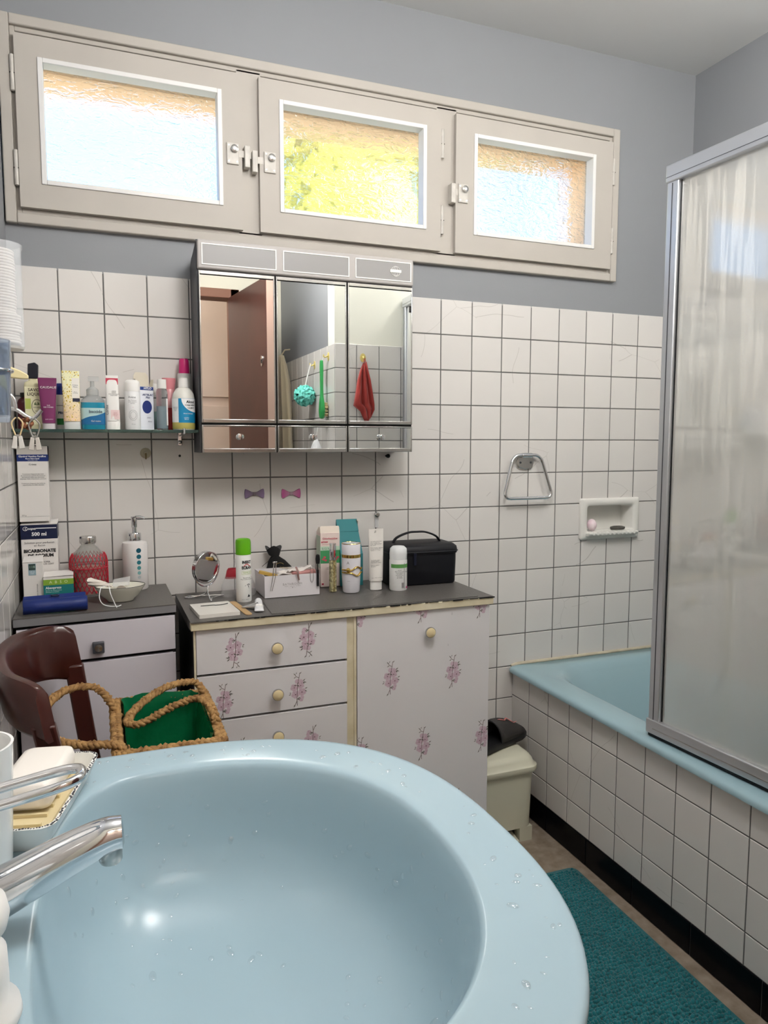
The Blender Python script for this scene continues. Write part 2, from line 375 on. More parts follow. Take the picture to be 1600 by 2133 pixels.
def latch(parent, x, z, keep, flip):
    r = MB().cbox((x, -.0255, z), (.033, .005, .056)).build('latch', M_LATCH, parent, bevel=.0015)
    k = MB().lathe([(.001, 0), (.010, 0), (.010, .007), (.005, .009), (.001, .009)], n=16).build('knob', M_CHROME_R, r); k.rotation_euler = (pi / 2, 0, 0); k.location = (x + .004, -.028, z + .012)
    for dx in (-.011, .011):
        for dz in (-.021, .021):
            s = MB().lathe([(.0005, 0), (.0025, 0), (.002, .001)], n=8).build('screw', M_CHROME_R, r); s.rotation_euler = (pi / 2, 0, 0); s.location = (x + dx, -.028, z + dz)
    xa, xb = sorted((x, keep)); MB().box((xa, -.0235, z - .006), (xb + (.012 if flip < 0 else 0), -.020, z + .012)).build('bolt', M_LATCH, r)
    MB().cbox((keep, -.021, z - .004), (.015, .024, .058)).build('keeper', M_LATCH, r, bevel=.002)
for i, (sx0, sx1, gx0, gx1, hs, lx, kx) in enumerate(((-.077, .479, -.022, .422, -1, .453, .492), (.5275, 1.0855, .588, 1.033, 1, .556, .513), (1.1355, 1.724, 1.202, 1.650, 1, 1.160, 1.124))):
    w = thing('window_%d' % (i + 1), ('high window with rippled glass nearest the washbasin wall', 'middle high window with yellow-green foliage behind its rippled glass', 'high window with rippled glass nearest the bath')[i], kind='structure')
    z0, z1, a, b = 1.831, 2.244, 1.894, 2.190
    mb = MB()
    mb.box((sx0, -.023, z0), (gx0, .03, z1)); mb.box((gx1, -.023, z0), (sx1, .03, z1)); mb.box((gx0, -.023, z0), (gx1, .03, a)); mb.box((gx0, -.023, b), (gx1, .03, z1))
    mb.build('sash', M_WPAINT, w, smooth=0)
    mb = MB(); ring(mb, gx0 - .004, gx1 + .004, a - .004, b + .004, .012, -.0265, .012); mb.build('bead', M_BEAD, w, bevel=.0015)
    box('pane', (gx0, .014, a), (gx1, .019, b), M_WGLASS, w)
    hx = sx0 - .006 if hs < 0 else sx1 + .006
    for zz in (2.150, 1.925):
        h = MB().lathe([(.001, -.044), (.0055, -.042), (.0055, .042), (.001, .044)], (hx, -.018, zz), n=12).build('hinge', M_LATCH, w)
        MB().box((hx - .006, -.022, zz - .002), (hx + .006, -.012, zz)).build('knuckle_gap_shade', M_GAPSHADE, h)  # solid dark band in place of shade between the hinge knuckles
    latch(w, lx, 2.030 - .01 * i, kx, hs)

# ---- outside the windows
tag(box('ground_outside', (-12, .3, -.5), (14, 18, -.4), mat('dry pale lawn', C(228, 220, 190), 0.9, noise=(1.2, 0.1))), 'pale ground outside the windows', kind='structure')
tree = thing('garden_tree', 'yellow-green tree outside, seen through the middle window', 'tree', (1.80, 3.05, -.4))
MB().tube([(0, 0, 0), (.03, 0, .9), (0, .02, 2.2)], [.10, .08, .05], 10).build('trunk', mat('tree bark', C(110, 90, 70), 0.9), tree)
M_LEAF = mat('sunlit yellow green leaves', C(142, 138, 62), 0.7, noise=(4, 0.2, C(130, 132, 56)))
mb = MB()
for k in range(3600):
    t = random.uniform(0, 2 * pi); zz = random.uniform(1.5, 4.7); rad = (.74 + .1 * sin(3 * t + zz)) * max(.12, 1 - abs(zz - 2.8) ** 3 / 7.5) * (random.random() ** .15)
    c = Vector((rad * cos(t), rad * sin(t), zz)); s = random.uniform(.05, .10)
    n = Vector((random.gauss(0, 1), random.gauss(-.8, 1), random.gauss(.8, 1))).normalized(); a = n.orthogonal().normalized() * s; b = n.cross(a).normalized() * s * .6
    mb.poly([c - a, c + b, c + a, c - b])
tag(mb.build('foliage', M_LEAF, tree, smooth=0), kind='stuff')
core = MB(); core.lathe([(.02, 1.3), (.62, 1.7), (.74, 2.6), (.70, 3.3), (.42, 4.1), (.02, 4.7)], n=20); core.build('crown', M_LEAF, tree)
shrub = thing('garden_shrub', 'low yellow-green shrub outside the window nearest the washbasin wall', 'shrub', (-.25, 3.0, -.4))
mb = MB()
for k in range(500):
    t = random.uniform(0, 2 * pi); zz = random.uniform(0, 2.85); rad = .42 * (random.random() ** .4) * (1 - (zz / 3.1) ** 4)
    c = Vector((rad * cos(t), rad * sin(t), zz)); s = random.uniform(.05, .09)
    n = Vector((random.gauss(0, 1), random.gauss(-.8, 1), random.gauss(.8, 1))).normalized(); a = n.orthogonal().normalized() * s; b = n.cross(a).normalized() * s * .6
    mb.poly([c - a, c + b, c + a, c - b])
tag(mb.build('foliage', M_LEAF, shrub, smooth=0), kind='stuff')
MB().tube([(0, 0, 0), (0, .02, 2.3)], [.04, .02], 8).build('stem', MATS['tree bark'], shrub)

# ---- added fill lamps that brighten the rooms, all out of view
def globe(name, label, loc, r, watts, drop):
    t = thing(name, label, 'fill lamp', loc)
    MB().lathe([(.001, 0), (.06, 0), (.06, -.02), (.02, -.025), (.02, -drop + r * .9)], n=24).build('ceiling_rose', M_WHITEP, t)
    MB().lathe([(r * sin(pi * i / 14) + .0005, -drop - r * cos(pi * i / 14)) for i in range(15)], n=28).build('glass_globe', mat('lit opal glass %s' % name, C(255, 250, 240), 0.4, emit=((1, .98, .96, 1), watts)), t)
    return t
globe('fill_lamp_room', 'opal globe lamp added on the bathroom ceiling for fill light, out of the picture', (.64, -1.28, ZC), .17, 37.0, .26)  # added source, raises the brightness of the whole bathroom
globe('fill_lamp_bath', 'small opal globe lamp added above the bath for fill light, out of the picture', (1.72, -1.12, ZC), .12, 27.0, .2)  # added source, brightens the bath side and glows through the screen
globe('fill_lamp_hall', 'opal globe lamp added on the hall ceiling for fill light, out of the picture', (.3, -2.95, 2.5), .10, 30.0, .16)  # added source, brightens the hall reflected in the mirror

# ================================================================ BATH, SCREEN, APRON
XA = 1.382
apron = tag(MB().box((XA + .0003, YF, 0), (XA + .03, 0, .458)).build('wall_apron', M_GROUT, smooth=0), 'low tiled wall along the bath with a black plinth', kind='structure')
ay = [0] + [.1054 + T * k for k in range(12)] + [1.38]
tile_wall(apron, (XA, 0, 0), (0, -1, 0), ay, [.083, .162, .272, .382, .4625], lambda u, z: True)
tile_wall(apron, (XA - .002, 0, 0), (0, -1, 0), [0, .2196, .425, .624, .832, 1.037, 1.24, 1.38], [0, .084], lambda u, z: True, m=M_PLINTH, name='plinth_tile')

tub = thing('bathtub', 'light blue enamelled bathtub behind the tiled apron', 'bathtub', (1.70, -.69, 0))
def R(x0, y0, x1, y1, r, z): return [(a - 1.70, b + .69, c) for a, b, c in rr(x0, y0, x1, y1, r, z, 8)]
O = (1.360, -1.376, 2.083, -.003)
rings = [R(O[0] + .014, O[1], O[2], O[3], .02, .462), R(O[0], O[1], O[2], O[3], .02, .468), R(O[0] - .001, O[1], O[2], O[3], .02, .477), R(O[0] + .006, O[1] + .004, O[2] - .002, O[3] - .002, .02, .485),
         R(O[0] + .02, O[1] + .01, O[2] - .004, O[3] - .003, .03, .487), R(1.448, -1.31, 2.045, -.062, .17, .486), R(1.460, -1.30, 2.035, -.075, .17, .480), R(1.474, -1.285, 2.022, -.092, .17, .462),
         R(1.49, -1.26, 2.005, -.13, .17, .40), R(1.53, -1.18, 1.97, -.22, .16, .20), R(1.56, -1.12, 1.94, -.28, .15, .13), R(1.62, -1.02, 1.88, -.38, .12, .11)]
MB().loft(rings, cap0=False).build('shell', M_TUB, tub, smooth=60)
MB().lathe([(.001, 0), (.028, 0), (.03, .003), (.001, .004)], (0, -.25, .112), n=20).build('drain', M_CHROME, tub)
tag(MB().tube([(1.374, -.004, .484), (1.40, -.006, .490), (1.8, -.006, .490), (2.08, -.006, .490)], .006, 8).build('trim_3', mat('old cream sealant', C(206, 196, 172), 0.6, noise=(30, .25)), None), 'cream sealant bead between bath rim and wall tiles', kind='structure')

def screen_glass():
    m = mat('steamed shower glass', C(232, 234, 232), 0.30, trans=1.0, ior=1.12)
    n, l, p = nodes(m); out = n['Material Output']
    co = n.new('ShaderNodeTexCoord')
    mp = n.new('ShaderNodeMapping'); mp.inputs['Scale'].default_value = (70, 70, 2.2)
    n1 = n.new('ShaderNodeTexNoise'); n1.inputs['Scale'].default_value = 1; n1.inputs['Detail'].default_value = 2; n1.inputs['Distortion'].default_value = .3
    l.new(co.outputs['Object'], mp.inputs[0]); l.new(mp.outputs[0], n1.inputs['Vector'])
    r1 = n.new('ShaderNodeValToRGB'); r1.color_ramp.elements[0].position = .52; r1.color_ramp.elements[1].position = .57; l.new(n1.outputs['Fac'], r1.inputs[0])
    n2 = n.new('ShaderNodeTexNoise'); n2.inputs['Scale'].default_value = 420; n2.inputs['Detail'].default_value = 1; l.new(co.outputs['Object'], n2.inputs['Vector'])
    r2 = n.new('ShaderNodeValToRGB'); r2.color_ramp.elements[0].position = .38; r2.color_ramp.elements[1].position = .55; l.new(n2.outputs['Fac'], r2.inputs[0])
    mu = n.new('ShaderNodeMath'); mu.operation = 'MULTIPLY'; l.new(r1.outputs[0], mu.inputs[0]); l.new(r2.outputs[0], mu.inputs[1])
    sp = n.new('ShaderNodeSeparateXYZ'); l.new(co.outputs['Object'], sp.inputs[0])
    hi = n.new('ShaderNodeMapRange'); hi.inputs[1].default_value = .55; hi.inputs[2].default_value = 1.35; hi.inputs[3].default_value = .12; hi.inputs[4].default_value = 1.0; l.new(sp.outputs['Z'], hi.inputs[0])
    m3 = n.new('ShaderNodeMath'); m3.operation = 'MULTIPLY'; l.new(mu.outputs[0], m3.inputs[0]); l.new(hi.outputs[0], m3.inputs[1])
    fac = n.new('ShaderNodeMath'); fac.operation = 'MULTIPLY_ADD'; fac.inputs[1].default_value = .45; fac.inputs[2].default_value = .50; l.new(m3.outputs[0], fac.inputs[0])
    df = n.new('ShaderNodeBsdfDiffuse'); df.inputs[0].default_value = C(240, 237, 230); tr = n.new('ShaderNodeBsdfTranslucent'); tr.inputs[0].default_value = C(246, 244, 238)
    mx = n.new('ShaderNodeMixShader'); mx.inputs[0].default_value = .5; l.new(df.outputs[0], mx.inputs[1]); l.new(tr.outputs[0], mx.inputs[2])
    m2 = n.new('ShaderNodeMixShader'); l.new(fac.outputs[0], m2.inputs[0]); l.new(p.outputs[0], m2.inputs[1]); l.new(mx.outputs[0], m2.inputs[2])
    gl = n.new('ShaderNodeBsdfGlossy'); gl.inputs['Roughness'].default_value = .03
    bp = n.new('ShaderNodeBump'); bp.inputs['Strength'].default_value = .015; bp.inputs['Distance'].default_value = .002; l.new(n2.outputs['Fac'], bp.inputs['Height']); l.new(bp.outputs[0], gl.inputs['Normal'])
    fr = n.new('ShaderNodeFresnel'); fr.inputs['IOR'].default_value = 3.0
    m4 = n.new('ShaderNodeMixShader'); l.new(fr.outputs[0], m4.inputs[0]); l.new(m2.outputs[0], m4.inputs[1]); l.new(gl.outputs[0], m4.inputs[2])
    l.new(m4.outputs[0], out.inputs['Surface'])
    return m
SX, SY, EX, EY = 1.398, -.655, 1.445, -1.374
L = math.hypot(EX - SX, EY - SY)
sc = thing('shower_screen', 'steamed glass shower screen in an aluminium frame on the bath rim', 'shower screen', (SX, SY, 0), math.atan2(EY - SY, EX - SX))
for a, b in ((0, .036), (L - .034, L)):
    st = box('stile', (a, -.012, .505), (b, .012, 1.905), M_ALU, sc, bevel=.003)
    box('groove', ((a + b) / 2 - .002, -.0128, .53), ((a + b) / 2 + .0005, .0128, 1.865), M_DARKGREY, st)
b = box('bottom_rail', (-.004, -.016, .497), (L, .016, .535), M_ALU, sc, bevel=.003); box('ridge', (.02, -.0175, .512), (L - .01, .0175, .514), M_CHROME_R, b)
box('seal', (0, -.010, .4885), (L, .010, .497), M_BLACK, sc)
b = box('top_rail', (-.002, -.016, 1.868), (L, .016, 1.910), M_ALU, sc, bevel=.003); box('ridge', (.0, -.0168, 1.880), (L - .01, .0168, 1.881), M_DARKGREY, b)
box('gasket', (.036, -.004, .535), (.039, .004, 1.868), M_BLACK, sc)
mclr = mat('clear glass body', C(250, 250, 250), .05); n_, l_, p_ = nodes(mclr); tb1 = n_.new('ShaderNodeBsdfTransparent'); tb1.inputs[0].default_value = (.97, .985, .98, 1); l_.new(tb1.outputs[0], n_['Material Output'].inputs['Surface'])
mb = MB(); mb.box((.039, -.0025, .535), (L - .034, .0025, 1.868)); mb.m = [0 if i == 2 else 1 for i in range(6)]
mb.build('pane', [screen_glass(), mclr], sc, smooth=0)

# ================================================================ WASHBASIN
SCX, SCY, SZ = .13, -1.475, .845
ws = thing('washbasin', 'pale blue ceramic washbasin on the near wall, wet with drops', 'washbasin', (SCX, SCY, 0))
NS = 120
def outer(k, z, dx=0):
    o = []
    for j in range(NS):
        t = 2 * pi * j / NS; c, s = cos(t), sin(t)
        a, b, p = (.331, .329, 2.5) if c >= 0 else (.242, .329, 7.0)
        rad = 1.0 / ((abs(c) / a) ** p + (abs(s) / b) ** p) ** (1 / p)
        x, y = rad * c, rad * s
        x = x * k if x > 0 else x * (1 if k >= .9 else (1 + k) / 2)
        o.append((x, y * k, z))
    return o
def inner(k, z, dx=0.0):
    o = []
    for j in range(NS):
        t = 2 * pi * j / NS; c, s = cos(t), sin(t)
        a, b, p = (.260, .257, 2.3) if c >= 0 else (.114, .257, 2.6)
        rad = 1.0 / ((abs(c) / a) ** p + (abs(s) / b) ** p) ** (1 / p)
        o.append((rad * c * k + dx, rad * s * k, z))
    return o
rs = [outer(.45, .64), outer(.62, .67), outer(.86, .745), outer(.965, .805), outer(.993, .828), outer(1.0, .838), outer(.997, .843), outer(.988, .8455), outer(.97, .8462),
      inner(1.06, .8465), inner(1.012, .8462), inner(1.0, .8445), inner(.99, .840), inner(.975, .828), inner(.95, .802), inner(.915, .768, .003), inner(.86, .735, .006), inner(.76, .708, .010), inner(.60, .693, .016), inner(.35, .684, .022), inner(.10, .680, .026)]
MB().loft(rs, cap0=True, cap1=True).build('basin', M_SINK, ws, smooth=60)
MB().lathe([(.001, 0), (.02, 0), (.024, .003), (.026, .002), (.026, -.002)], (.026, 0, .6815), n=24).build('drain', M_CHROME, ws)
MB().loft([ell(.10, .085, 0, cx=-.06), ell(.085, .07, .05, cx=-.06), ell(.07, .06, .35, cx=-.06), ell(.10, .09, .66, cx=-.06)]).build('pedestal', M_SINK, ws)
# drops of water on rim and bowl
def surf(t, q):
    i = min(int(q), len(rs) - 2); f = q - i; j = t / (2 * pi) * NS; j0 = int(j) % NS; j1 = (j0 + 1) % NS; g = j - int(j)
    P = lambda a, b: Vector(rs[a][b])
    p00, p01, p10, p11 = P(i, j0), P(i, j1), P(i + 1, j0), P(i + 1, j1)
    p = (p00 * (1 - g) + p01 * g) * (1 - f) + (p10 * (1 - g) + p11 * g) * f
    n = ((p01 - p00).cross(p10 - p00)); n.normalize()
    if n.z < 0: n = -n
    return p + Vector((SCX, SCY, 0)), n
mb = MB()
def drop(p, n, r, st=1.0, ang=0):
    x = n.orthogonal().normalized(); y = n.cross(x); a, b = x * cos(ang) + y * sin(ang), y * cos(ang) - x * sin(ang)
    rg = []
    for rk, h in ((1.0, .05), (.93, .20), (.7, .38), (.35, .48)):
        rg.append([p + a * (rk * r * st * cos(2 * pi * j / 10)) + b * (rk * r * sin(2 * pi * j / 10)) + n * (h * r) for j in range(10)])
    mb.loft(rg, cap0=False)
rd = random.Random(3)
for k in range(230):
    t = radians(rd.choice((rd.uniform(-80, 120), rd.uniform(-60, 60), rd.uniform(60, 130)))) % (2 * pi)
    q = rd.uniform(8.1, 8.95) if k < 95 else rd.uniform(13.5, 18.7)
    p, n = surf(t, q)
    drop(p, n, rd.uniform(.0010, .0034) * (1.2 if k % 9 == 0 else 1), rd.uniform(1, 1.9), rd.uniform(0, pi))
mwat = mat('water', C(250, 253, 255), 0.02); n_, l_, p_ = nodes(mwat)
tb0 = n_.new('ShaderNodeBsdfTransparent'); tb0.inputs[0].default_value = (1, 1, 1, 1); gb0 = n_.new('ShaderNodeBsdfGlossy'); gb0.inputs['Roughness'].default_value = .03; mxs = n_.new('ShaderNodeMixShader')
lw_ = n_.new('ShaderNodeLayerWeight'); lw_.inputs['Blend'].default_value = .3; mp_ = n_.new('ShaderNodeMath'); mp_.operation = 'MULTIPLY_ADD'; mp_.inputs[1].default_value = .34; mp_.inputs[2].default_value = .07; l_.new(lw_.outputs['Facing'], mp_.inputs[0]); l_.new(mp_.outputs[0], mxs.inputs[0]); l_.new(tb0.outputs[0], mxs.inputs[1]); l_.new(gb0.outputs[0], mxs.inputs[2]); l_.new(mxs.outputs[0], n_['Material Output'].inputs['Surface'])
mb.build('water_droplets', mwat, None)
tag(D.objects['water_droplets'], 'scattered drops of water on the pale blue washbasin', 'water', kind='stuff')

# ---- mixer tap
tp = thing('mixer_tap', 'chrome mixer tap with a looped lever on the washbasin', 'tap', (-.045, SCY, .8467))
MB().lathe([(.001, 0), (.028, 0), (.028, .006), (.024, .010), (.0235, .060), (.022, .070), (.019, .078), (.012, .084), (.012, .098), (.001, .100)], n=36).build('body', M_CHROME, tp)
pth = bez([(0, 0, .018), (.04, 0, .034), (.085, 0, .053), (.116, 0, .064), (.132, 0, .0655)], 6)
MB().tube(pth, [.0225 - .0088 * min(1, i / (len(pth) - 3)) for i in range(len(pth))][:-1] + [.009], 24).build('spout', M_CHROME, tp)
MB().lathe([(.001, 0), (.0085, 0), (.0095, .002), (.0095, .014), (.008, .02)], (.121, 0, .041), n=24).build('aerator', M_CHROME_R, tp)
cl = []
for i in range(48):
    t = 2 * pi * i / 48; c, s = cos(t), sin(t)
    x = .043 + .058 * (abs(c) ** .35) * math.copysign(1, c); y = .017 * (abs(s) ** .75) * math.copysign(1, s); cl.append((x, y, .107 + .16 * x))
lev = MB().tube(cl, .0038, 12, closed=True, flat=1.15).build('lever', M_CHROME, tp)
MB().tube([(-.012, -.003, .094), (-.004, 0, .104), (.004, 0, .108)], [.010, .008, .006], 14).build('lever_mount', M_CHROME, lev)

# ---- soap dish, soap, cup, pump bottle on the basin ledge
sd = thing('soap_dish', 'white ceramic soap dish with a dark patterned rim on the washbasin', 'soap dish', (.008, -1.278, .8468), -.25)
MB().loft([rr(-.028, -.075, .028, .075, .012, .0, 5), rr(-.033, -.081, .033, .081, .014, .010, 5), rr(-.039, -.088, .039, .088, .016, .026, 5), rr(-.041, -.090, .041, .090, .017, .029, 5), rr(-.037, -.086, .037, .086, .015, .029, 5), rr(-.031, -.080, .031, .080, .013, .016, 5), rr(-.028, -.077, .028, .077, .011, .012, 5)]).build('dish', mat('white glazed china', C(238, 238, 234), .12), sd, smooth=50)
mb = MB(); per = rr(-.0392, -.0882, .0392, .0882, .0160, .0292, 6); per.append(per[0]); acc = 0.0
for p0_, p1_ in zip(per, per[1:]):
    p0_, p1_ = Vector(p0_), Vector(p1_); seg = (p1_ - p0_).length; q_ = (-acc) % .0026
    while q_ < seg:
        p = p0_.lerp(p1_, q_ / seg); s = random.choice((.0007, .0010, .0013)); off = random.choice((-.0009, 0, .0009)); n_2 = Vector((-(p1_ - p0_).y, (p1_ - p0_).x, 0)).normalized() * off
        mb.loft([[(p.x + n_2.x + s * cos(a * pi / 3), p.y + n_2.y + s * sin(a * pi / 3), p.z + h) for a in range(6)] for h in (0, .0004)]); q_ += .0026
    acc += seg
tag(mb.build('rim_pattern', ink(60, 60, 66), sd), kind='stuff')
mb = MB(); mb.box((-.027, -.074, .0125), (.027, .074, .0165))
for k in range(7): mb.box((-.02, -.060 + .02 * k - .002, .0165), (.02, -.060 + .02 * k + .002, .020))
mb.build('rack', mat('cream slatted insert', C(214, 198, 156), .5), sd, smooth=0)
so = MB(); so.loft([rr(-.024, -.048, .024, .048, .010, 0, 5), rr(-.027, -.052, .027, .052, .011, .006, 5), rr(-.028, -.053, .028, .053, .011, .018, 5), rr(-.026, -.051, .026, .051, .011, .026, 5), rr(-.020, -.044, .020, .044, .009, .0285, 5)])
so = so.build('soap_bar', mat('white soap', C(240, 234, 226), .4), None, smooth=60); so.location = (.005, -1.262, .8675); so.rotation_euler = (0, 0, -.22)
tag(so, 'white bar of soap lying in the china soap dish', 'soap')
cu = MB().lathe([(.001, 0), (.030, 0), (.031, .003), (.036, .118), (.0365, .121), (.034, .121), (.029, .006), (.001, .005)], n=40).build('bathroom_cup', mat('white porcelain', C(240, 240, 238), .15), None)
cu.location = (-.041, -1.375, .8468); tag(cu, 'plain white cup standing on the washbasin behind the tap', 'cup')
pb = thing('liquid_soap_flask', 'small white soap flask with a rounded cap beside the tap', 'bottle', (-.0185, -1.578, .8468))
MB().lathe([(.001, 0), (.032, 0), (.0335, .003), (.0325, .010), (.026, .016), (.0262, .030), (.0255, .050), (.020, .058), (.013, .061), (.001, .0615)], n=36).build('flask', M_WHITEP, pb, smooth=60)
MB().lathe([(.001, .0616), (.020, .0616), (.0265, .067), (.0285, .076), (.0265, .086), (.018, .093), (.001, .095)], n=36).build('cap', M_WHITEP, pb, smooth=60)

# ================================================================ MIRROR CABINET
mc = thing('mirror_cabinet', 'three-door mirror cabinet with chrome edges and a lamp strip', 'cabinet', (.3345, -.001, 1.217))
CW, CD, CH = .609, .139, .549
box('carcass', (.006, -.122, .008), (CW - .006, 0, CH - .02), M_DARKGREY, mc)
sp = [(0, 0), (0, .505), (-.03, .522), (-.06, .527), (-.10, .538), (-.128, .549), (-.128, 0)]
for x in (0, CW - .006): MB().prism([(x, y, z) for y, z in sp], (.006, 0, 0)).build('side_panel', M_DARKGREY, mc, smooth=0)
lb = MB().box((.002, -.1415, .474), (CW - .001, -.122, .548)).build('lamp_strip', mat('grey white plastic', C(176, 171, 168), .45), mc, bevel=.004, seg=3)
M_DIFF = mat('grey diffuser', C(150, 148, 147), .4)
for x0, x1 in ((.012, .208), (.226, .413), (.431, .600)):
    mb = MB(); ring(mb, x0, x1, .484, .538, .0028, -.1432, -.140); mb.build('border', M_WHITEP, lb)
    box('diffuser', (x0 + .003, -.1422, .487), (x1 - .003, -.1405, .535), M_DIFF, lb)
mb = MB()
def circ(cx, cz, rx, rz, y=-.1436, n=32): return [(cx + rx * cos(2 * pi * i / n), y, cz + rz * sin(2 * pi * i / n)) for i in range(n)]
for rx in (.0135, .0065): mb.tube(circ(.552, .511, rx, .0135), .0006, 6, closed=True)
mb.tube([(.552, -.1436, .4975), (.552, -.1436, .5245)], .0005, 6)
ring(mb, .535, .569, .5075, .5155, .0012, -.1442, -.1425); mb.box((.5362, -.1441, .5087), (.5678, -.1425, .5143))
mb.build('logo', M_WHITEP, lb, smooth=0)
for i, (x0, x1) in enumerate(((.004, .2025), (.2065, .4055), (.4095, .606))):
    d = box('mirror_door', (x0 + .0035, -.139, .087), (x1 - .0035, -.134, .4585), M_MIRROR, mc)
    mb = MB(); ring(mb, x0, x1, .079, .470, .0035, -.1405, -.128, wt=.0095, wb=.0095); mb.build('door_edge', M_CHROME_R, d, bevel=.001)
    w = box('drawer_front', (x0 + .0035, -.139, .011), (x1 - .0035, -.134, .069), M_MIRROR, mc)
    mb = MB(); ring(mb, x0, x1, .000, .0735, .0035, -.1405, -.128, wt=.004, wb=.011); mb.build('drawer_edge', M_CHROME_R, w, bevel=.001)
    k = MB().lathe([(.001, 0), (.0035, 0), (.003, .006), (.0075, .010), (.0085, .014), (.0075, .018), (.001, .019)], n=20).build('knob', M_CHROME, w)
    k.rotation_euler = (pi / 2, 0, 0); k.location = ((x0 + x1) / 2, -.139, .042)
for x in (.2045, .4075): box('gap_shade', (x - .002, -.136, 0), (x + .002, -.126, .470), M_GAPSHADE, mc)  # solid dark strips in place of shade between doors and drawers
box('gap_shade', (.004, -.136, .0735), (CW - .004, -.126, .079), M_GAPSHADE, mc)
box('catch', (.596, -.1410, .40), (.602, -.1385, .418), M_BLACK, mc)

# ================================================================ FLOWERED DRESSER
DX, DY = .277, -.008
ds = thing('dresser', 'white dresser with pink blossom prints, three drawers and a cupboard door', 'dresser', (DX, DY, 0))
def dl(x, y, z): return (x - DX, y - DY, z)
def dbox(name, a, b, m, parent=ds, bevel=0): return box(name, dl(*a), dl(*b), m, parent, bevel)
FY = -.357
dbox('side_panel', (.279, FY + .012, .0), (.297, -.012, .795), M_BLACK)
dbox('side_panel', (1.066, FY + .012, .0), (1.084, -.012, .795), M_LAM)
dbox('carcass', (.297, FY + .018, .04), (1.066, -.012, .790), M_GAPSHADE)  # carcass coloured as gap shade behind the fronts
dbox('edge_strip', (.279, FY + .001, .0), (.2835, FY + .012, .795), M_CREAM)
tb = dbox('top_board', (.272, FY - .008, .797), (1.092, -.009, .8165), M_CREAM, bevel=.0015)
mb = MB()
for pts, z in (([(.272, -.368), (1.093, -.361), (1.093, -.010), (.272, -.010)], (.8166, .8190)), ([(.470, -.352), (.700, -.357), (.893, -.357), (1.05, -.352), (1.05, -.19), (.478, -.215)], (.8192, .8206))):
    mb.prism([dl(x, y, z[0]) for x, y in pts], (0, 0, z[1] - z[0]))
mb.box(dl(.2715, -.345, .795), dl(.2718, -.01, .8188))
tag(mb.build('vinyl_cover', M_VINYL, ds, smooth=0), 'dark embossed vinyl with a ragged edge')
rg = random.Random(5); mb = MB(); x = .28
while x < 1.09:
    w = rg.uniform(.006, .03); h = rg.uniform(.0006, .0032); yy = FY - .0105 + (x - .27) * .0
    mb.box(dl(x, yy, .8190 - h), dl(x + w, yy + .003, .8190)); x += w * rg.uniform(.9, 1.5)
tag(mb.build('frayed_edge', M_BLACK, ds, smooth=0), kind='stuff')
dbox('stile', (.6655, FY + .004, .02), (.6915, FY + .02, .795), M_CREAM)
dbox('stile_bead', (.684, FY + .001, .02), (.6905, FY + .006, .795), M_CREAM)

# blossom print: thin flat shapes, clipped at the edges of the panel they are printed on
M_PET = [mat('blossom pink', C(206, 182, 194), .45), mat('blossom rose', C(178, 146, 162), .45), mat('blossom heart', C(116, 68, 82), .45), mat('leaf grey green', C(112, 108, 102), .45), mat('stem brown', C(122, 110, 106), .45)]
def blossom_shapes(flip):
    S = []; rg = random.Random(11)
    def P(mi, pts, lay): S.append((mi, pts, lay))
    def flower(x, z, r):
        for k in range(5):
            a = 2 * pi * k / 5 + .3; cx, cz = x + .55 * r * cos(a), z + .55 * r * sin(a)
            P(0, [(cx + .62 * r * cos(a + t * pi / 5), cz + .58 * r * sin(a + t * pi / 5)) for t in range(10)], 1)
            P(1, [(x + r * .78 * cos(a + d), z + r * .78 * sin(a + d)) for d in (-.06, .06)] + [(x, z)], 2)
        P(2, [(x + (.30 if t % 2 else .07) * r * cos(t * pi / 7), z + (.26 if t % 2 else .11) * r * sin(t * pi / 7)) for t in range(14)], 3)
    def leaf(x, z, a, l, w=.34):
        d = Vector((cos(a), sin(a))); n = Vector((-d.y, d.x)); c = Vector((x, z))
        P(3, [tuple(c), tuple(c + d * l * .4 + n * l * w * .5), tuple(c + d * l), tuple(c + d * l * .45 - n * l * w * .5)], 2)
    def stem(pts, w=.0007):
        for a, b in zip(pts, pts[1:]):
            a, b = Vector(a), Vector(b); n = (b - a).normalized(); n = Vector((-n.y, n.x)) * w; P(4, [tuple(a + n), tuple(a - n), tuple(b - n), tuple(b + n)], 2)
    stem([(-.004, -.043), (-.002, -.030), (.002, -.012), (.003, .01), (.004, .026), (.003, .042)])
    stem([(-.002, -.030), (.006, -.034), (.008, -.040)]); stem([(.004, .026), (-.006, .024)]); stem([(.004, .030), (.009, .040)])
    for x, z, r in ((-.0095, .008, .0095), (.0075, .0125, .0095), (.0105, -.0055, .0090), (-.0060, -.0095, .0085)): flower(x, z, r)
    for x, z, r in ((-.007, .027, .006), (-.010, .021, .005), (-.006, -.019, .0075), (.002, -.021, .007)):
        P(0, [(x + r * cos(t * pi / 5), z + r * .9 * sin(t * pi / 5)) for t in range(10)], 1); P(1, [(x + r * .9 * cos(t), z + r * .9 * sin(t)) for t in (2.0, 2.25)] + [(x, z - r * .5)], 2)
    for a in ((-.016, .004, 2.7, .008), (-.017, .000, 3.6, .008), (.019, .010, .5, .007), (.018, .008, -.3, .006), (-.012, -.018, 3.0, .010), (-.012, -.020, 3.9, .009), (-.012, -.018, 2.2, .007), (.005, -.012, 2.7, .010), (.004, -.012, .2, .009), (.003, -.013, 4.2, .008), (.008, .038, 1.0, .009), (.003, .022, 2.4, .009), (.001, .022, 3.3, .007), (.006, -.033, .5, .007), (.008, -.038, -.9, .007), (.006, -.040, -2.0, .006), (-.004, -.040, 4.0, .007)):
        leaf(*a)
    if flip: S = [(m, [(-x, -z) for x, z in p], l) for m, p, l in S]
    return S
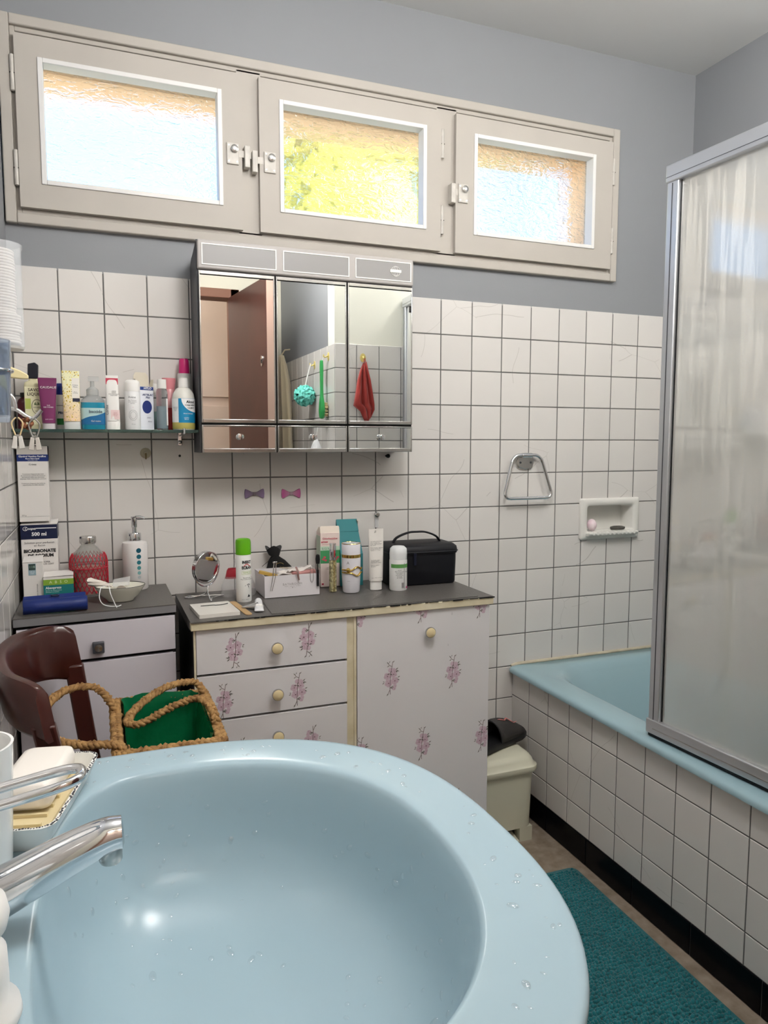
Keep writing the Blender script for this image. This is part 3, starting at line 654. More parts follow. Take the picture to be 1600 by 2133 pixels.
BL = [blossom_shapes(False), blossom_shapes(True)]
def blossom(parent, x, z, rect, y, flip, k=1.0):
    bm = bmesh.new(); x0, x1, z0, z1 = rect
    for rk, (mi, pts, lay) in enumerate(sorted(BL[flip], key=lambda q: q[2])):
        q = [(x + px * k, z + pz * k) for px, pz in pts]
        vs = [bm.verts.new(dl(px, y - .0001 - .000012 * rk, pz)) for px, pz in q]
        f = bm.faces.new(vs); f.material_index = mi
    for co, no in (((x0, 0, 0), (-1, 0, 0)), ((x1, 0, 0), (1, 0, 0)), ((0, 0, z0), (0, 0, -1)), ((0, 0, z1), (0, 0, 1))):
        c = (co[0] - DX if co[0] else 0, 0, co[2])
        bmesh.ops.bisect_plane(bm, geom=bm.verts[:] + bm.edges[:] + bm.faces[:], plane_co=c, plane_no=no, clear_outer=True)
    bmesh.ops.recalc_face_normals(bm, faces=bm.faces)
    me = D.meshes.new('blossom_print'); bm.to_mesh(me); bm.free()
    for m in M_PET: me.materials.append(m)
    o = D.objects.new('blossom_print', me); COL.objects.link(o); o.parent = parent
def round_knob(parent, x, z):
    k = MB().lathe([(.001, 0), (.006, 0), (.006, .008), (.0135, .013), (.0150, .017), (.0150, .020), (.0138, .022), (.001, .022)], n=32).build('knob', M_CHROME_R, parent)
    k.rotation_euler = (pi / 2, 0, 0); k.location = dl(x, FY, z)
    MB().lathe([(.0135, .0205), (.0132, .0225), (.009, .0248), (.001, .0255)], n=32).build('knob_cap', mat('ivory knob', C(222, 204, 160), .35), k)
for i, (z0, z1, kz, fl) in enumerate(((.6865, .7955, .738, ((.375, .739, 0), (.559, .747, 0))), (.5715, .6805, .620, ((.348, .614, 1), (.534, .621, 1))), (.4555, .5655, .512, ((.384, .472, 0), (.568, .478, 0))), (.24, .452, .35, ((.36, .36, 1), (.55, .36, 1))), (.04, .236, .14, ()))):
    d = dbox('drawer', (.2845, FY, z0), (.6645, FY + .016, z1), M_LAM, bevel=.0008)
    for x, z, f in fl: blossom(d, x, z, (.2845, .6645, z0, z1), FY, f, 1.0)
    round_knob(d, .477, kz)
d = dbox('cupboard_door', (.6925, FY - .001, .035), (1.0835, FY + .016, .7965), M_LAM, bevel=.0008)
for x, z, f in ((.877, .808, 1), (1.056, .806, 1), (.693, .800, 1), (.788, .620, 1), (.972, .617, 1), (.881, .426, 1), (1.065, .420, 1), (.701, .424, 1), (.981, .232, 0), (.79, .23, 0)):
    blossom(d, x, z, (.6925, 1.0835, .035, .7965), FY - .001, f, 1.05)
round_knob(d, .894, .738)
mb = MB()
for x, z, l in ((.966, .775, .012), (.955, .69, .008)): mb.poly([dl(x, FY - .00115, z), dl(x + .0012, FY - .00115, z + l * .2), dl(x + .0006, FY - .00115, z + l)])
tag(mb.build('scuff', ink(140, 136, 136), d, smooth=0), kind='stuff')

# ================================================================ SMALL CABINET IN THE CORNER
cb = thing('corner_cabinet', 'lilac white cabinet with a grey top in the tiled corner', 'cabinet', (-.1095, -.3, 0))
def cl_(x, off, z): return (x + .1095, (-.315 + (x + .1095) / .3565 * .028 + off) + .3, z)     # front runs slightly askew
def cpan(name, x0, x1, off0, off1, z0, z1, m, parent=cb, bevel=0, back=None):
    lo = [cl_(x0, off0, z0), cl_(x1, off0, z0)] + ([cl_(x1, off1, z0), cl_(x0, off1, z0)] if back is None else [(x1 + .1095, back + .3, z0), (x0 + .1095, back + .3, z0)])
    return MB().prism(lo, (0, 0, z1 - z0)).build(name, m, parent, smooth=0, bevel=bevel)
cpan('carcass', -.1055, .2425, .016, 0, .03, .825, M_GAPSHADE, back=-.010)  # gap shade put into the carcass colour here too
cpan('side_panel', .238, .245, .006, 0, .03, .828, M_BLACK, back=-.010)
top = cpan('top_board', -.1095, .247, 0, 0, .8295, .8478, mat('grey edge laminate', C(128, 127, 130), .5), back=-.008, bevel=.001)
tag(cpan('vinyl_cover', -.1095, .247, -.0005, 0, .8478, .8497, M_VINYL, back=-.008), 'dark embossed vinyl')
d = cpan('drawer', -.104, .2435, .002, .016, .738, .822, M_LAM2, bevel=.0008)
def sqknob(parent, x, z):
    c = cl_(x, .002, z); b = MB().cbox((c[0], c[1] - .008, c[2]), (.026, .014, .026)).build('handle', M_DARKGREY, parent, bevel=.002)
    k = MB().lathe([(.001, 0), (.0085, 0), (.0085, .0015), (.001, .0022)], n=24).build('handle_disc', M_CHROME_R, b); k.rotation_euler = (pi / 2, 0, 0); k.location = (c[0], c[1] - .0152, c[2])
sqknob(d, .067, .765)
d = cpan('cabinet_door', -.104, .2435, .002, .016, .04, .729, M_LAM2, bevel=.0008); sqknob(d, .2, .40)

# ================================================================ CHAIR
ch = thing('wooden_chair', 'dark mahogany chair with a curved back beside the corner cabinet', 'chair', (.13, -.60, 0))
def chl(p): return (p[0] - .13, p[1] + .60, p[2])
arc = bez([(-.016, -.805, 0), (-.066, -.748, 0), (-.092, -.62, 0), (-.078, -.50, 0), (-.030, -.425, 0), (.022, -.398, 0)], 7)
rings = []
for i, p in enumerate(arc):
    a = arc[max(i - 1, 0)]; b = arc[min(i + 1, len(arc) - 1)]; t = (b - a).normalized(); n = Vector((-t.y, t.x, 0)); u = i / (len(arc) - 1)
    e = abs(2 * u - 1)
    zt = .846 + .010 * (1 - e ** 2) - .012 * e ** 8; zb = .742 - .030 * (u ** 2) + .022 * (1 - e ** 2) - .0; th = .013 + .003 * (1 - e)
    lean = .016
    prof = [(-th, zb + .008), (-th * .6, zb), (th * .6, zb), (th, zb + .008), (th, (zb + zt) / 2), (th, zt - .012), (th * .5, zt), (-th * .5, zt), (-th, zt - .012), (-th, (zb + zt) / 2)]
    rings.append([chl((p.x + n.x * q - lean * (z - .79) / .1, p.y + n.y * q, z)) for q, z in prof])
MB().loft(rings).build('backrest', M_WOODRED, ch, smooth=55)
for p0, p1, p2 in (((-.022, -.792, .77), (.004, -.780, .62), (.030, -.775, .45)), ((.016, -.408, .76), (.034, -.415, .62), (.055, -.42, .45))):
    path = bez([p0, p1, p2, (p2[0] + .004, p2[1], .25), (p2[0] - .03, p2[1], .0)], 5)
    mb = MB(); mb.loft([[chl((q.x + sx * .019, q.y + sy * .013, q.z)) for sx, sy in ((-1, -1), (1, -1), (1, 1), (-1, 1))] for q in path]); mb.build('leg', M_WOODRED, ch, bevel=.004)
MB().loft([[(a - .13 + .22, b, c) for a, b, c in rr(-.19, -.205, .20, .205, .05, z, 5)] for z in (.435, .445, .457, .462)]).build('seat', M_WOODRED, ch, smooth=50)
for x, y in ((.39, -.79), (.39, -.41)):
    mb = MB(); mb.loft([[chl((x + sx * s, y + sy * s, z)) for sx, sy in ((-1, -1), (1, -1), (1, 1), (-1, 1))] for z, s in ((0, .013), (.3, .018), (.436, .019))]); mb.build('leg', M_WOODRED, ch, bevel=.004)
mb = MB()
mb.box(chl((.06, -.785, .39)), chl((.39, -.770, .434))); mb.box(chl((.06, -.43, .39)), chl((.39, -.415, .434))); mb.box(chl((.382, -.78, .39)), chl((.397, -.42, .434)))
mb.build('seat_rail', M_WOODRED, ch, smooth=0)

# ================================================================ STRAW BASKET
M_STRAW = mat('plaited straw', C(186, 146, 92), .75, noise=(60, .4, C(120, 84, 46)))
def plait(mb, path, r, pitch, closed=False, per=7, sec=6):
    P = bez(path, 10); Ls = [0]
    for a, b in zip(P, P[1:]): Ls.append(Ls[-1] + (b - a).length)
    n = int(Ls[-1] / pitch * per); Q = []
    for k in range(n + 1):
        s = Ls[-1] * k / n; i = max(0, min(len(P) - 2, next((q for q in range(len(Ls) - 1) if Ls[q + 1] >= s), len(P) - 2))); f = (s - Ls[i]) / max(1e-9, Ls[i + 1] - Ls[i]); Q.append((P[i].lerp(P[i + 1], f), (P[i + 1] - P[i]).normalized(), s))
    for w in range(3):
        pts = []
        for p, t, s in Q:
            x = t.cross(Vector((0, 0, 1)));
            if x.length < .1: x = t.cross(Vector((0, 1, 0)))
            x.normalize(); y = x.cross(t); ph = 2 * pi * s / pitch + 2 * pi * w / 3
            pts.append(p + x * (r * .75 * sin(ph)) + y * (r * .42 * sin(2 * ph)))
        mb.tube(pts, r * .52, sec)
bk = thing('straw_basket', 'plaited straw basket with long handles and a green liner on the chair', 'basket', (.19, -.60, .4625))
def bl(p): return (p[0] - .19, p[1] + .60, p[2] - .4625)
mb = MB(); zz = .470
for k in range(14):
    f = k / 13.0; g = .78 + .22 * f; zt = .470 + .0148 * k
    path = [(a * g, b * g, zt - .4625) for a, b, c in rr(-.092, -.156, .092, .156, .035, 0, 5)]
    path.append(path[0]); mb.tube(path[:-1], .0082, 6, closed=True)
mb.box((-.07, -.12, .001), (.07, .12, .006))
mb.build('woven_body', M_STRAW, bk, smooth=60)
mb = MB(); rim = [(a, b, .215 + .010 * sin(3.0 * math.atan2(b, a))) for a, b, c in rr(-.094, -.158, .094, .158, .035, 0, 4)]; rim.append(rim[0]); plait(mb, rim, .0105, .034); mb.build('rim_braid', M_STRAW, bk, smooth=60)
mb = MB(); plait(mb, [bl(p) for p in ((.100, -.52, .655), (.098, -.53, .685), (.060, -.515, .735), (.000, -.535, .742), (-.040, -.60, .722), (-.030, -.66, .700), (.030, -.70, .690), (.085, -.715, .688), (.115, -.72, .672), (.122, -.725, .650))], .0088, .030); mb.build('handle', M_STRAW, bk, smooth=60)
mb = MB(); plait(mb, [bl(p) for p in ((.280, -.50, .655), (.281, -.50, .69), (.262, -.49, .715), (.205, -.50, .715), (.150, -.54, .700), (.118, -.60, .688), (.140, -.635, .690), (.200, -.625, .712), (.255, -.625, .724), (.279, -.66, .705), (.281, -.67, .66))], .0085, .030); mb.build('handle', M_STRAW, bk, smooth=60)
mb = MB(); rows = []
rl = random.Random(8)
for k, (g, z) in enumerate(((1.0, .222), (.97, .205), (.93, .16), (.88, .11), (.82, .06), (.6, .05), (.3, .047), (.02, .046))):
    row = []
    for a, b, c in rr(-.083, -.146, .083, .146, .03, 0, 6): row.append((a * g + rl.gauss(0, .0035), b * g + rl.gauss(0, .0035), z + rl.gauss(0, .004)))
    rows.append(row)
mb.loft(rows, cap0=False); mb.build('green_liner', mat('green plastic film', C(12, 108, 66), .22, spec=.6, trans=.0, bump=(16, .5, .012)), bk, smooth=70, sub=1)

# ================================================================ PEDAL BIN, SLIPPER, MAT
pbn = thing('pedal_bin', 'cream plastic pedal bin between dresser and bath', 'bin', (1.217, -.142, 0))
M_BIN = mat('cream bin plastic', C(206, 204, 184), .4)
def bl2(r, z, k=1.0): return [(a * k, b * k, z) for a, b, c in rr(-.105, -.108, .105, .108, r, 0, 6)]
mb = MB(); mb.loft([bl2(.03, .045, .93), bl2(.03, .15, .955), bl2(.03, .235, .985)])
for s in (-1, 1): mb.box((s * .097 - .0, -.100, .0), (s * .052, .095, .046))
mb.box((-.06, -.02, .0), (.06, .095, .046))
mb.build('bucket', M_BIN, pbn, smooth=50)
box('pedal_recess_shade', (-.053, -.07, .003), (.053, -.02, .046), M_BLACK, pbn)  # solid black block painted as the shade inside the pedal opening
MB().prism([(-.040, -.118, .010), (.040, -.118, .010), (.046, -.02, .022), (-.046, -.02, .022)], (0, 0, .007)).build('pedal', M_BIN, pbn, bevel=.002)
MB().loft([bl2(.03, .230, 1.0), bl2(.032, .227, 1.06), bl2(.034, .236, 1.10), bl2(.034, .246, 1.09), bl2(.034, .250, 1.02), bl2(.036, .262, .99), bl2(.04, .272, .93), bl2(.04, .277, .80), bl2(.03, .279, .4)]).build('lid', M_BIN, pbn, smooth=50)
sl = thing('slipper', 'black slip-on slipper with a pink emblem lying on the pedal bin', 'slipper', (1.238, -.146, .300), .40)
M_RUB = mat('black rubber', C(26, 26, 28), .5); M_MESH = mat('dark grey ribbed fabric', C(58, 55, 54), .7, bump=(220, .5, .001))
sole = []
for x, hw, cy in ((-.145, .020, 0), (-.135, .030, 0), (-.09, .034, 0), (-.02, .036, .002), (.05, .043, .004), (.09, .043, .002), (.115, .034, 0), (.128, .018, 0)): sole.append((x, hw, cy))
def solering(z, k): return [(x, cy + hw * k, z) for x, hw, cy in sole] + [(x, cy - hw * k, z) for x, hw, cy in reversed(sole)]
MB().loft([solering(-.018, .88), solering(-.012, 1.0), solering(.002, 1.02), solering(.006, .95)]).build('sole', M_RUB, sl, smooth=50)
up = MB(); rows = []
for x, hw, cy, h in ((-.022, .039, .002, .066), (.0, .041, .002, .066), (.03, .043, .003, .060), (.06, .045, .004, .050), (.09, .043, .002, .036), (.112, .034, 0, .022), (.128, .017, 0, .010)):
    rows.append([(x - .012 * (1 - abs(2 * j / 14 - 1)), cy + hw * cos(pi * j / 14), .004 + h * sin(pi * j / 14) ** .8) for j in range(15)])
up.strip(rows); u = up.build('upper', M_MESH, sl, smooth=70)
so_ = u.modifiers.new('solid', 'SOLIDIFY'); so_.thickness = .004
def onup(x, c):
    hw, h = (.041, .066) if x < .01 else ((.043, .060) if x < .045 else ((.045, .050) if x < .075 else (.043, .036)))
    return (x - .012 * (1 - abs(c)) * .6, .002 + hw * c, .0075 + h * (1 - c * c) ** .4)
em = MB(); em.tube([onup(-.004, -.30), onup(.010, -.22), onup(.022, -.42), onup(.036, -.30), onup(.040, -.55), onup(.056, -.62), onup(.072, -.62)], [.002, .0035, .003, .004, .0032, .0025, .001], 8, flat=.5); em.build('emblem', ink(206, 130, 126), sl)
MB().tube(rows[0], .0022, 8).build('piping', M_RUB, sl)

mt = thing('bath_mat', 'teal chenille bath mat on the floor along the bath', 'mat', (1.06, -.87, 0), -.02)
M_TEAL = mat('teal chenille', C(10, 108, 116), .9, sheen=.25, noise=(9, .2))
MB().loft([rr(-.27, -.45, .27, .45, .02, .0005, 3), rr(-.272, -.452, .272, .452, .02, .006, 3), rr(-.265, -.445, .265, .445, .02, .009, 3)]).build('backing', M_TEAL, mt)
mb = MB(); rm = random.Random(21); yy = -.438; row = 0
unit = [(cos(2 * pi * j / 6), sin(2 * pi * j / 6)) for j in range(6)]
while yy < .44:
    xx = -.258 + (row % 2) * .005
    while xx < .262:
        r = rm.uniform(.0052, .0062); h = rm.uniform(.0125, .0155); jx, jy = xx + rm.gauss(0, .0009), yy + rm.gauss(0, .0009); lx, ly = rm.gauss(0, .0018), rm.gauss(0, .0018)
        mb.loft([[(jx + c * r * .8, jy + s * r * .8, .007) for c, s in unit], [(jx + lx * .5 + c * r, jy + ly * .5 + s * r, h * .7) for c, s in unit], [(jx + lx + c * r * .55, jy + ly + s * r * .55, h) for c, s in unit]], cap0=False)
        xx += .0092
    yy += .0100; row += 1
tag(mb.build('pile', M_TEAL, mt, smooth=80), kind='stuff')

# ================================================================ THINGS FIXED TO THE WALLS
tr = thing('towel_ring', 'chrome trapezoid towel ring on the tiled back wall', 'towel ring', (1.413, -.001, 1.19))
MB().loft([[(x * k, y, z * k - .012) for x, z in [(-.030, .020), (-.034, .0), (-.028, -.018), (0, -.024), (.028, -.018), (.034, 0), (.030, .020)]] for y, k in ((0, 1.0), (-.006, 1.0), (-.009, .9))]).build('backplate', M_CHROME_R, tr, bevel=.001)
MB().lathe([(.001, -.019), (.0085, -.018), (.0085, .018), (.001, .019)], n=16).build('pivot', M_CHROME, tr); D.objects['pivot'].rotation_euler = (0, pi / 2, 0); D.objects['pivot'].location = (0, -.016, .012)
for x in (-.020, .020):
    s = MB().lathe([(.0005, 0), (.004, 0), (.003, .002)], n=12).build('screw', M_DARKGREY, tr); s.rotation_euler = (pi / 2, 0, 0); s.location = (x, -.009, -.012)
def rpoly(pts, r, n=6):
    out = []
    for i in range(len(pts)):
        a, b, c = Vector(pts[i - 1]), Vector(pts[i]), Vector(pts[(i + 1) % len(pts)]); p = b + (a - b).normalized() * r; q = b + (c - b).normalized() * r
        for k in range(n + 1):
            t = k / n; out.append(p.lerp(b, t).lerp(b.lerp(q, t), t))
    return out
MB().tube(rpoly([(-.052, -.017, .013), (.052, -.017, .013), (.095, -.030, -.130), (-.095, -.030, -.130)], .028), .0058, 12, closed=True).build('ring', M_CHROME, tr)

ni = thing('soap_niche', 'white ceramic soap recess with a scalloped ledge set in the tiles', 'soap niche', (1.766, 0, .9775))
M_CER = mat('white wall ceramic', C(226, 224, 218), .12)
def rrz(x0, z0, x1, z1, r, y, n=5): return [(a, y, b) for a, b, c in rr(x0, z0, x1, z1, r, 0, n)]
MB().loft([rrz(-.126, -.0725, .126, .0725, .008, .003), rrz(-.126, -.0725, .126, .0725, .008, -.008), rrz(-.121, -.0675, .121, .0675, .008, -.013), rrz(-.102, -.048, .102, .050, .010, -.013), rrz(-.097, -.044, .097, .046, .010, -.008), rrz(-.092, -.044, .092, .044, .010, .048)], cap0=False).build('frame', M_CER, ni, smooth=50)
mb = MB(); mb.loft([[(x, y, z) for y, z in ((.0, -.062), (-.030, -.058), (-.036, -.050), (-.034, -.045), (-.028, -.046), (.0, -.052))] for x in (-.106, -.10, .10, .106)]); mb.build('ledge', M_CER, ni, bevel=.002)
for k in range(11):
    r_ = MB().lathe([(.0005, -.018), (.006, -.017), (.0072, 0), (.006, .017), (.0005, .018)], n=10).build('ridge', M_CER, ni); r_.rotation_euler = (pi / 2, 0, 0); r_.location = (-.087 + .0174 * k, -.018, -.0495)
so2 = MB().lathe([(.017 * sin(pi * i / 12) + .0004, .0205 * (1 - cos(pi * i / 12))) for i in range(13)], n=24).build('soap_ball', mat('pink marbled soap', C(226, 196, 206), .35, noise=(60, .2, C(240, 228, 230))), None); so2.location = (1.692, -.004, .9360)
tag(so2, 'small pink and white egg-shaped soap in the wall recess', 'soap')
st = MB().loft([ell(.026, .015, 0), ell(.030, .018, .004), ell(.030, .018, .009), ell(.020, .011, .012), ell(.012, .006, .009)]).build('bath_plug', mat('dark grey rubber', C(92, 90, 84), .6, noise=(60, .3)), None, smooth=50); st.location = (1.812, .006, .9345)
tag(st, 'flat grey bath plug lying in the wall recess', 'plug')

def bow(name, label, x, z, c1, c2):
    o = thing(name, label, 'bow', (x, -.001, z))
    prof = [(-.028, .011), (-.026, .014), (-.020, .012), (-.008, .0055), (0, .004), (.008, .0055), (.020, .012), (.026, .014), (.028, .011), (.029, 0), (.028, -.011), (.026, -.014), (.020, -.012), (.008, -.0055), (0, -.004), (-.008, -.0055), (-.020, -.012), (-.026, -.014), (-.028, -.011), (-.029, 0)]
    m = mat(name + ' gradient', C(*c1), .45); n, l, p = nodes(m)
    tcn = n.new('ShaderNodeTexCoord'); sp_ = n.new('ShaderNodeSeparateXYZ'); ab = n.new('ShaderNodeMath'); ab.operation = 'ABSOLUTE'; mr = n.new('ShaderNodeMapRange'); mr.inputs[2].default_value = .022; mxx = n.new('ShaderNodeMixRGB'); mxx.inputs[1].default_value = C(*c2); mxx.inputs[2].default_value = C(*c1)
    l.new(tcn.outputs['Object'], sp_.inputs[0]); l.new(sp_.outputs['X'], ab.inputs[0]); l.new(ab.outputs[0], mr.inputs[0]); l.new(mr.outputs[0], mxx.inputs[0]); l.new(mxx.outputs[0], p.inputs['Base Color'])
    MB().loft([[(a, 0, b) for a, b in prof], [(a, -.003, b) for a, b in prof], [(a * .93, -.0042, b * .9) for a, b in prof]]).build('bow_shape', m, o, smooth=30)
    MB().cbox((0, -.0045, 0), (.009, .003, .010)).build('knot', mat(name + ' knot', C(*c2), .5), o, bevel=.001)
bow('purple_bow', 'flat greyish purple bow stuck on the tiles', .502, 1.096, (128, 108, 140), (112, 100, 108))
bow('pink_bow', 'flat pink bow stuck on the tiles', .611, 1.094, (188, 96, 150), (166, 140, 152))
sc_ = thing('suction_cup', 'yellowed suction cup stuck on the tile under the glass shelf', 'suction cup', (.204, -.001, 1.215))
a = MB().lathe([(.001, 0), (.0145, 0), (.013, .002), (.006, .004), (.004, .008), (.001, .009)], n=24).build('cup', mat('yellowed clear rubber', C(196, 186, 160), .3, alpha=.75), sc_); a.rotation_euler = (pi / 2, 0, 0)
MB().tube([(0, -.008, 0), (0, -.009, -.008), (0, -.006, -.016)], .0022, 8).build('hook', mat('tarnished brass', C(120, 104, 72), .4, metal=.6), sc_)
pl = MB().lathe([(.0005, 0), (.0035, 0), (.003, .0012)], n=12).build('wall_plug', M_BLACK, None); pl.rotation_euler = (pi / 2, 0, 0); pl.location = (.2945, -.001, 1.207); tag(pl, 'small dark plugged hole in the tile under the glass shelf', 'plug')
ns = MB().lathe([(.0005, 0), (.003, 0), (.003, .014), (.0062, .015), (.0062, .020), (.001, .022)], n=14).build('black_peg', M_BLACK, None); ns.rotation_euler = (pi / 2, 0, 0); ns.location = (.914, -.001, 1.203); tag(ns, 'small black peg on the tile under the mirror cabinet', 'peg')
hk = thing('adhesive_hook', 'small clear hook on the tiles above the white tube', 'hook', (.882, -.001, 1.018))
MB().cbox((0, -.002, -.014), (.012, .003, .046)).build('plate', mat('clear acrylic', C(235, 235, 235), .1, alpha=.45), hk, bevel=.001)
a = MB().lathe([(.0005, 0), (.0085, 0), (.0085, .006), (.005, .009), (.001, .009)], n=18).build('knob', M_CHROME_R, hk); a.rotation_euler = (pi / 2, 0, 0); a.location = (0, -.003, .004)

# ---- reflected in the mirror: hooks, scrubbing things, cloth, robe
M_YH = mat('yellowed plastic hook', C(214, 196, 120), .4)
def whook(x, y, z, nx, ny, label, n):
    o = thing('wall_hook', label, 'hook', (x, y, z), math.atan2(ny, nx) + pi / 2)
    MB().loft([[(a, yy, b) for a, b, c in ell(.014, .020, 0, 20)] for yy in (0, -.003)]).build('plate', M_YH, o); MB().tube([(0, -.003, .004), (0, -.016, -.004), (0, -.024, -.002), (0, -.025, .008)], .0035, 8).build('prong', M_YH, o)
whook(XS, -1.70, 1.625, -1, 0, 'yellowed hook holding the turquoise bath puff, seen in the mirror', 0)
whook(XS, -1.47, 1.642, -1, 0, 'yellowed hook holding the green brush, seen in the mirror', 1)
whook(1.236, YF, 1.632, 0, 1, 'clear round hook holding the red cloth, seen in the mirror', 2)
pf = thing('bath_puff', 'turquoise net bath puff hanging by a white cord, seen in the mirror', 'bath puff', (XS - .052, -1.705, 1.475))
mb = MB(); rp = random.Random(4)
for k in range(46):
    ax = Vector((rp.gauss(0, 1), rp.gauss(0, 1), rp.gauss(0, 1))).normalized(); u = ax.orthogonal().normalized(); v = ax.cross(u); off = ax * rp.uniform(-.03, .03); R_ = math.sqrt(max(.0004, .048 ** 2 - off.length ** 2)) * rp.uniform(.85, 1.08)
    rows = []
    for j in range(33):
        t = 2 * pi * j / 32; w = .007 + .003 * sin(5 * t + k); rw = R_ * (1 + .08 * sin(9 * t + k)); c = off + (u * cos(t) + v * sin(t)) * rw; rows.append([c - ax * w, c + ax * w * .6])
    mb.strip(rows)
mb.build('net', mat('turquoise net', C(120, 220, 206), .6), pf, smooth=70)
MB().tube([(0, 0, .03), (.012, .004, .09), (.030, .008, .155)], .003, 6).build('cord', M_WHITEP, pf)
br = thing('back_brush', 'green long-handled bath brush, seen in the mirror', 'brush', (XS - .03, -1.487, 1.40))
M_GRN = mat('green plastic', C(52, 160, 84), .35)
MB().loft([[(a + .012 * 0, b, z) for a, b in ((-.006 * k, -w), (.006 * k, -w), (.006 * k, w), (-.006 * k, w))] for z, w, k in ((-.045, .008, 1), (-.035, .022, 1.3), (-.005, .028, 1.4), (.03, .022, 1.3), (.055, .011, 1.2), (.09, .008, 1.1), (.20, .012, 1.1), (.222, .010, 1), (.226, .004, .8))]).build('handle', M_GRN, br, bevel=.003, smooth=60)
mb = MB()
for k in range(40):
    a, b = rp.uniform(-.018, .018), rp.uniform(-.032, .03); mb.cbox((.016, a, b), (.018, .005, .005))
tag(mb.build('bristles', mat('cream bristles', C(226, 208, 160), .8), br, smooth=0), kind='stuff')
MB().tube([(0, 0, .222), (.012, 0, .236), (.014, .006, .244), (.004, 0, .226)], .0015, 6).build('loop', M_WHITEP, br)
clh = thing('red_cloth', 'red washcloth hanging from a hook, seen in the mirror', 'cloth', (1.238, YF + .022, 1.61))
mb = MB(); rows = []
for k, (w0, w1, z) in enumerate(((-.006, .006, 0), (-.012, .020, -.03), (-.026, .034, -.08), (-.036, .042, -.14), (-.044, .052, -.19), (-.046, .020, -.215), (-.030, .006, -.250), (-.012, -.006, -.275))):
    rows.append([(-(w0 + (w1 - w0) * j / 12), .010 * sin(j * 1.25 + k * .5) * min(1, k / 2), z + .006 * sin(j * .9)) for j in range(13)])
o = mb.strip(rows).build('cloth', mat('brick red towelling', C(168, 58, 52), .95, sheen=.3), clh, smooth=80); s_ = o.modifiers.new('s', 'SOLIDIFY'); s_.thickness = .004
MB().tube([(-.004, 0, 0), (-.002, -.004, .022), (.002, -.004, .022), (.004, 0, 0)], .0018, 6).build('loop', MATS['brick red towelling'], clh)
rb = thing('bathrobe', 'beige bathrobe hanging beside the door, seen in the mirror', 'bathrobe', (XS - .055, -2.17, 1.72))
mb = MB(); rows = []
for k, (w, dpt, z) in enumerate(((.02, .012, 0), (.045, .025, -.06), (.085, .04, -.16), (.11, .045, -.30), (.125, .048, -.5), (.13, .048, -.8), (.135, .048, -1.1))):
    rows.append([(dpt * cos(2 * pi * j / 40) * (1 + .25 * sin(7 * 2 * pi * j / 40 + k * .3)), w * sin(2 * pi * j / 40) * (1 + .10 * sin(6 * 2 * pi * j / 40)), z) for j in range(40)])
mb.loft(rows).build('robe', mat('beige towelling', C(206, 190, 160), .95, sheen=.3), rb, smooth=80)
MB().tube([(0, 0, 0), (.02, 0, .03), (.05, 0, .035)], .004, 8).build('hanging_loop', MATS['beige towelling'], rb)
sp2 = thing('white_scrubber', 'white net scrubber hanging low by the hooks, seen in the mirror', 'scrubber', (XS - .04, -1.55, 1.215))
mb = MB()
for k in range(26):
    a = rp.uniform(0, 2 * pi); mb.tube([(0, 0, .05), (.014 * cos(a), .014 * sin(a), .02), (.03 * cos(a), .03 * sin(a), -.025), (.018 * cos(a + .4), .018 * sin(a + .4), -.06)], .005, 5)
mb.build('net', mat('white net', C(230, 230, 232), .8), sp2); MB().tube([(0, 0, .05), (.01, 0, .11), (.036, 0, .13)], .002, 6).build('cord', M_WHITEP, sp2)

# ================================================================ GLASS SHELF AND ITS BOTTLES
SHZ = 1.277
gs = thing('glass_shelf', 'green-edged glass shelf on the tiles beside the mirror cabinet', 'shelf', (.11, -.002, SHZ - .008))
box('glass_plate', (-.222, -.121, 0), (.222, -.003, .008), mat('green edged glass', C(120, 160, 150), .05, trans=.85, ior=1.5), gs, bevel=.001)
for x in (-.18, .185):
    b = MB().box((x - .006, -.010, -.034), (x + .006, 0, .004)).build('bracket', M_CHROME, gs, bevel=.002)
    MB().tube([(x, -.006, -.006), (x, -.06, -.005), (x, -.108, -.004), (x, -.125, .000), (x, -.126, .012)], .0032, 8).build('arm', M_CHROME, b)
    s = MB().lathe([(.0005, 0), (.0055, 0), (.0055, .005), (.001, .007)], n=14).build('screw_cap', M_CHROME_R, b); s.rotation_euler = (pi / 2, 0, 0); s.location = (x, -.010, -.024)

def tube_pack(name, label, x, y, z, H, wtop, capr, caph, mb_, mc_, cat='tube', rz=0, cry=.75, wbot=None, fl=.0016):
    """squeeze tube standing on its cap, flat crimp at the top"""
    t = thing(name, label, cat, (x, y, z), rz); wb = wbot or capr * 1.02
    MB().loft([ell(capr, capr * cry, 0), ell(capr, capr * cry, caph * .92), ell(capr * .96, capr * cry * .96, caph)]).build('cap', mc_, t, smooth=50)
    rg = []
    for i in range(9):
        f = i / 8.0; w = wb + (wtop - wb) * f; d = wb * cry * (1 - f) ** .75 + fl; rg.append(ell(w, d, caph + (H - caph) * (f * .94), 36, 2.0 + 1.5 * f))
    rg.append(ell(wtop, fl, H, 36, 4))
    MB().loft(rg).build('body', mb_, t, smooth=50)
    return t
def front(t, f, wb, cry, caph, H, fl=.0016):       # y of a tube's front face at height fraction f
    return -(wb * cry * (1 - f / .94) ** .75 + fl) - .0006 if f < .94 else -fl - .0006
def card(t, name, x0, x1, z0, z1, y0, y1, m):
    """flat printed field on a tube, following its slope (front y0 at z0, y1 at z1)"""
    return MB().poly([(x0, y0, z0), (x1, y0, z0), (x1, y1, z1), (x0, y1, z1)]).build(name, m, t, smooth=0)
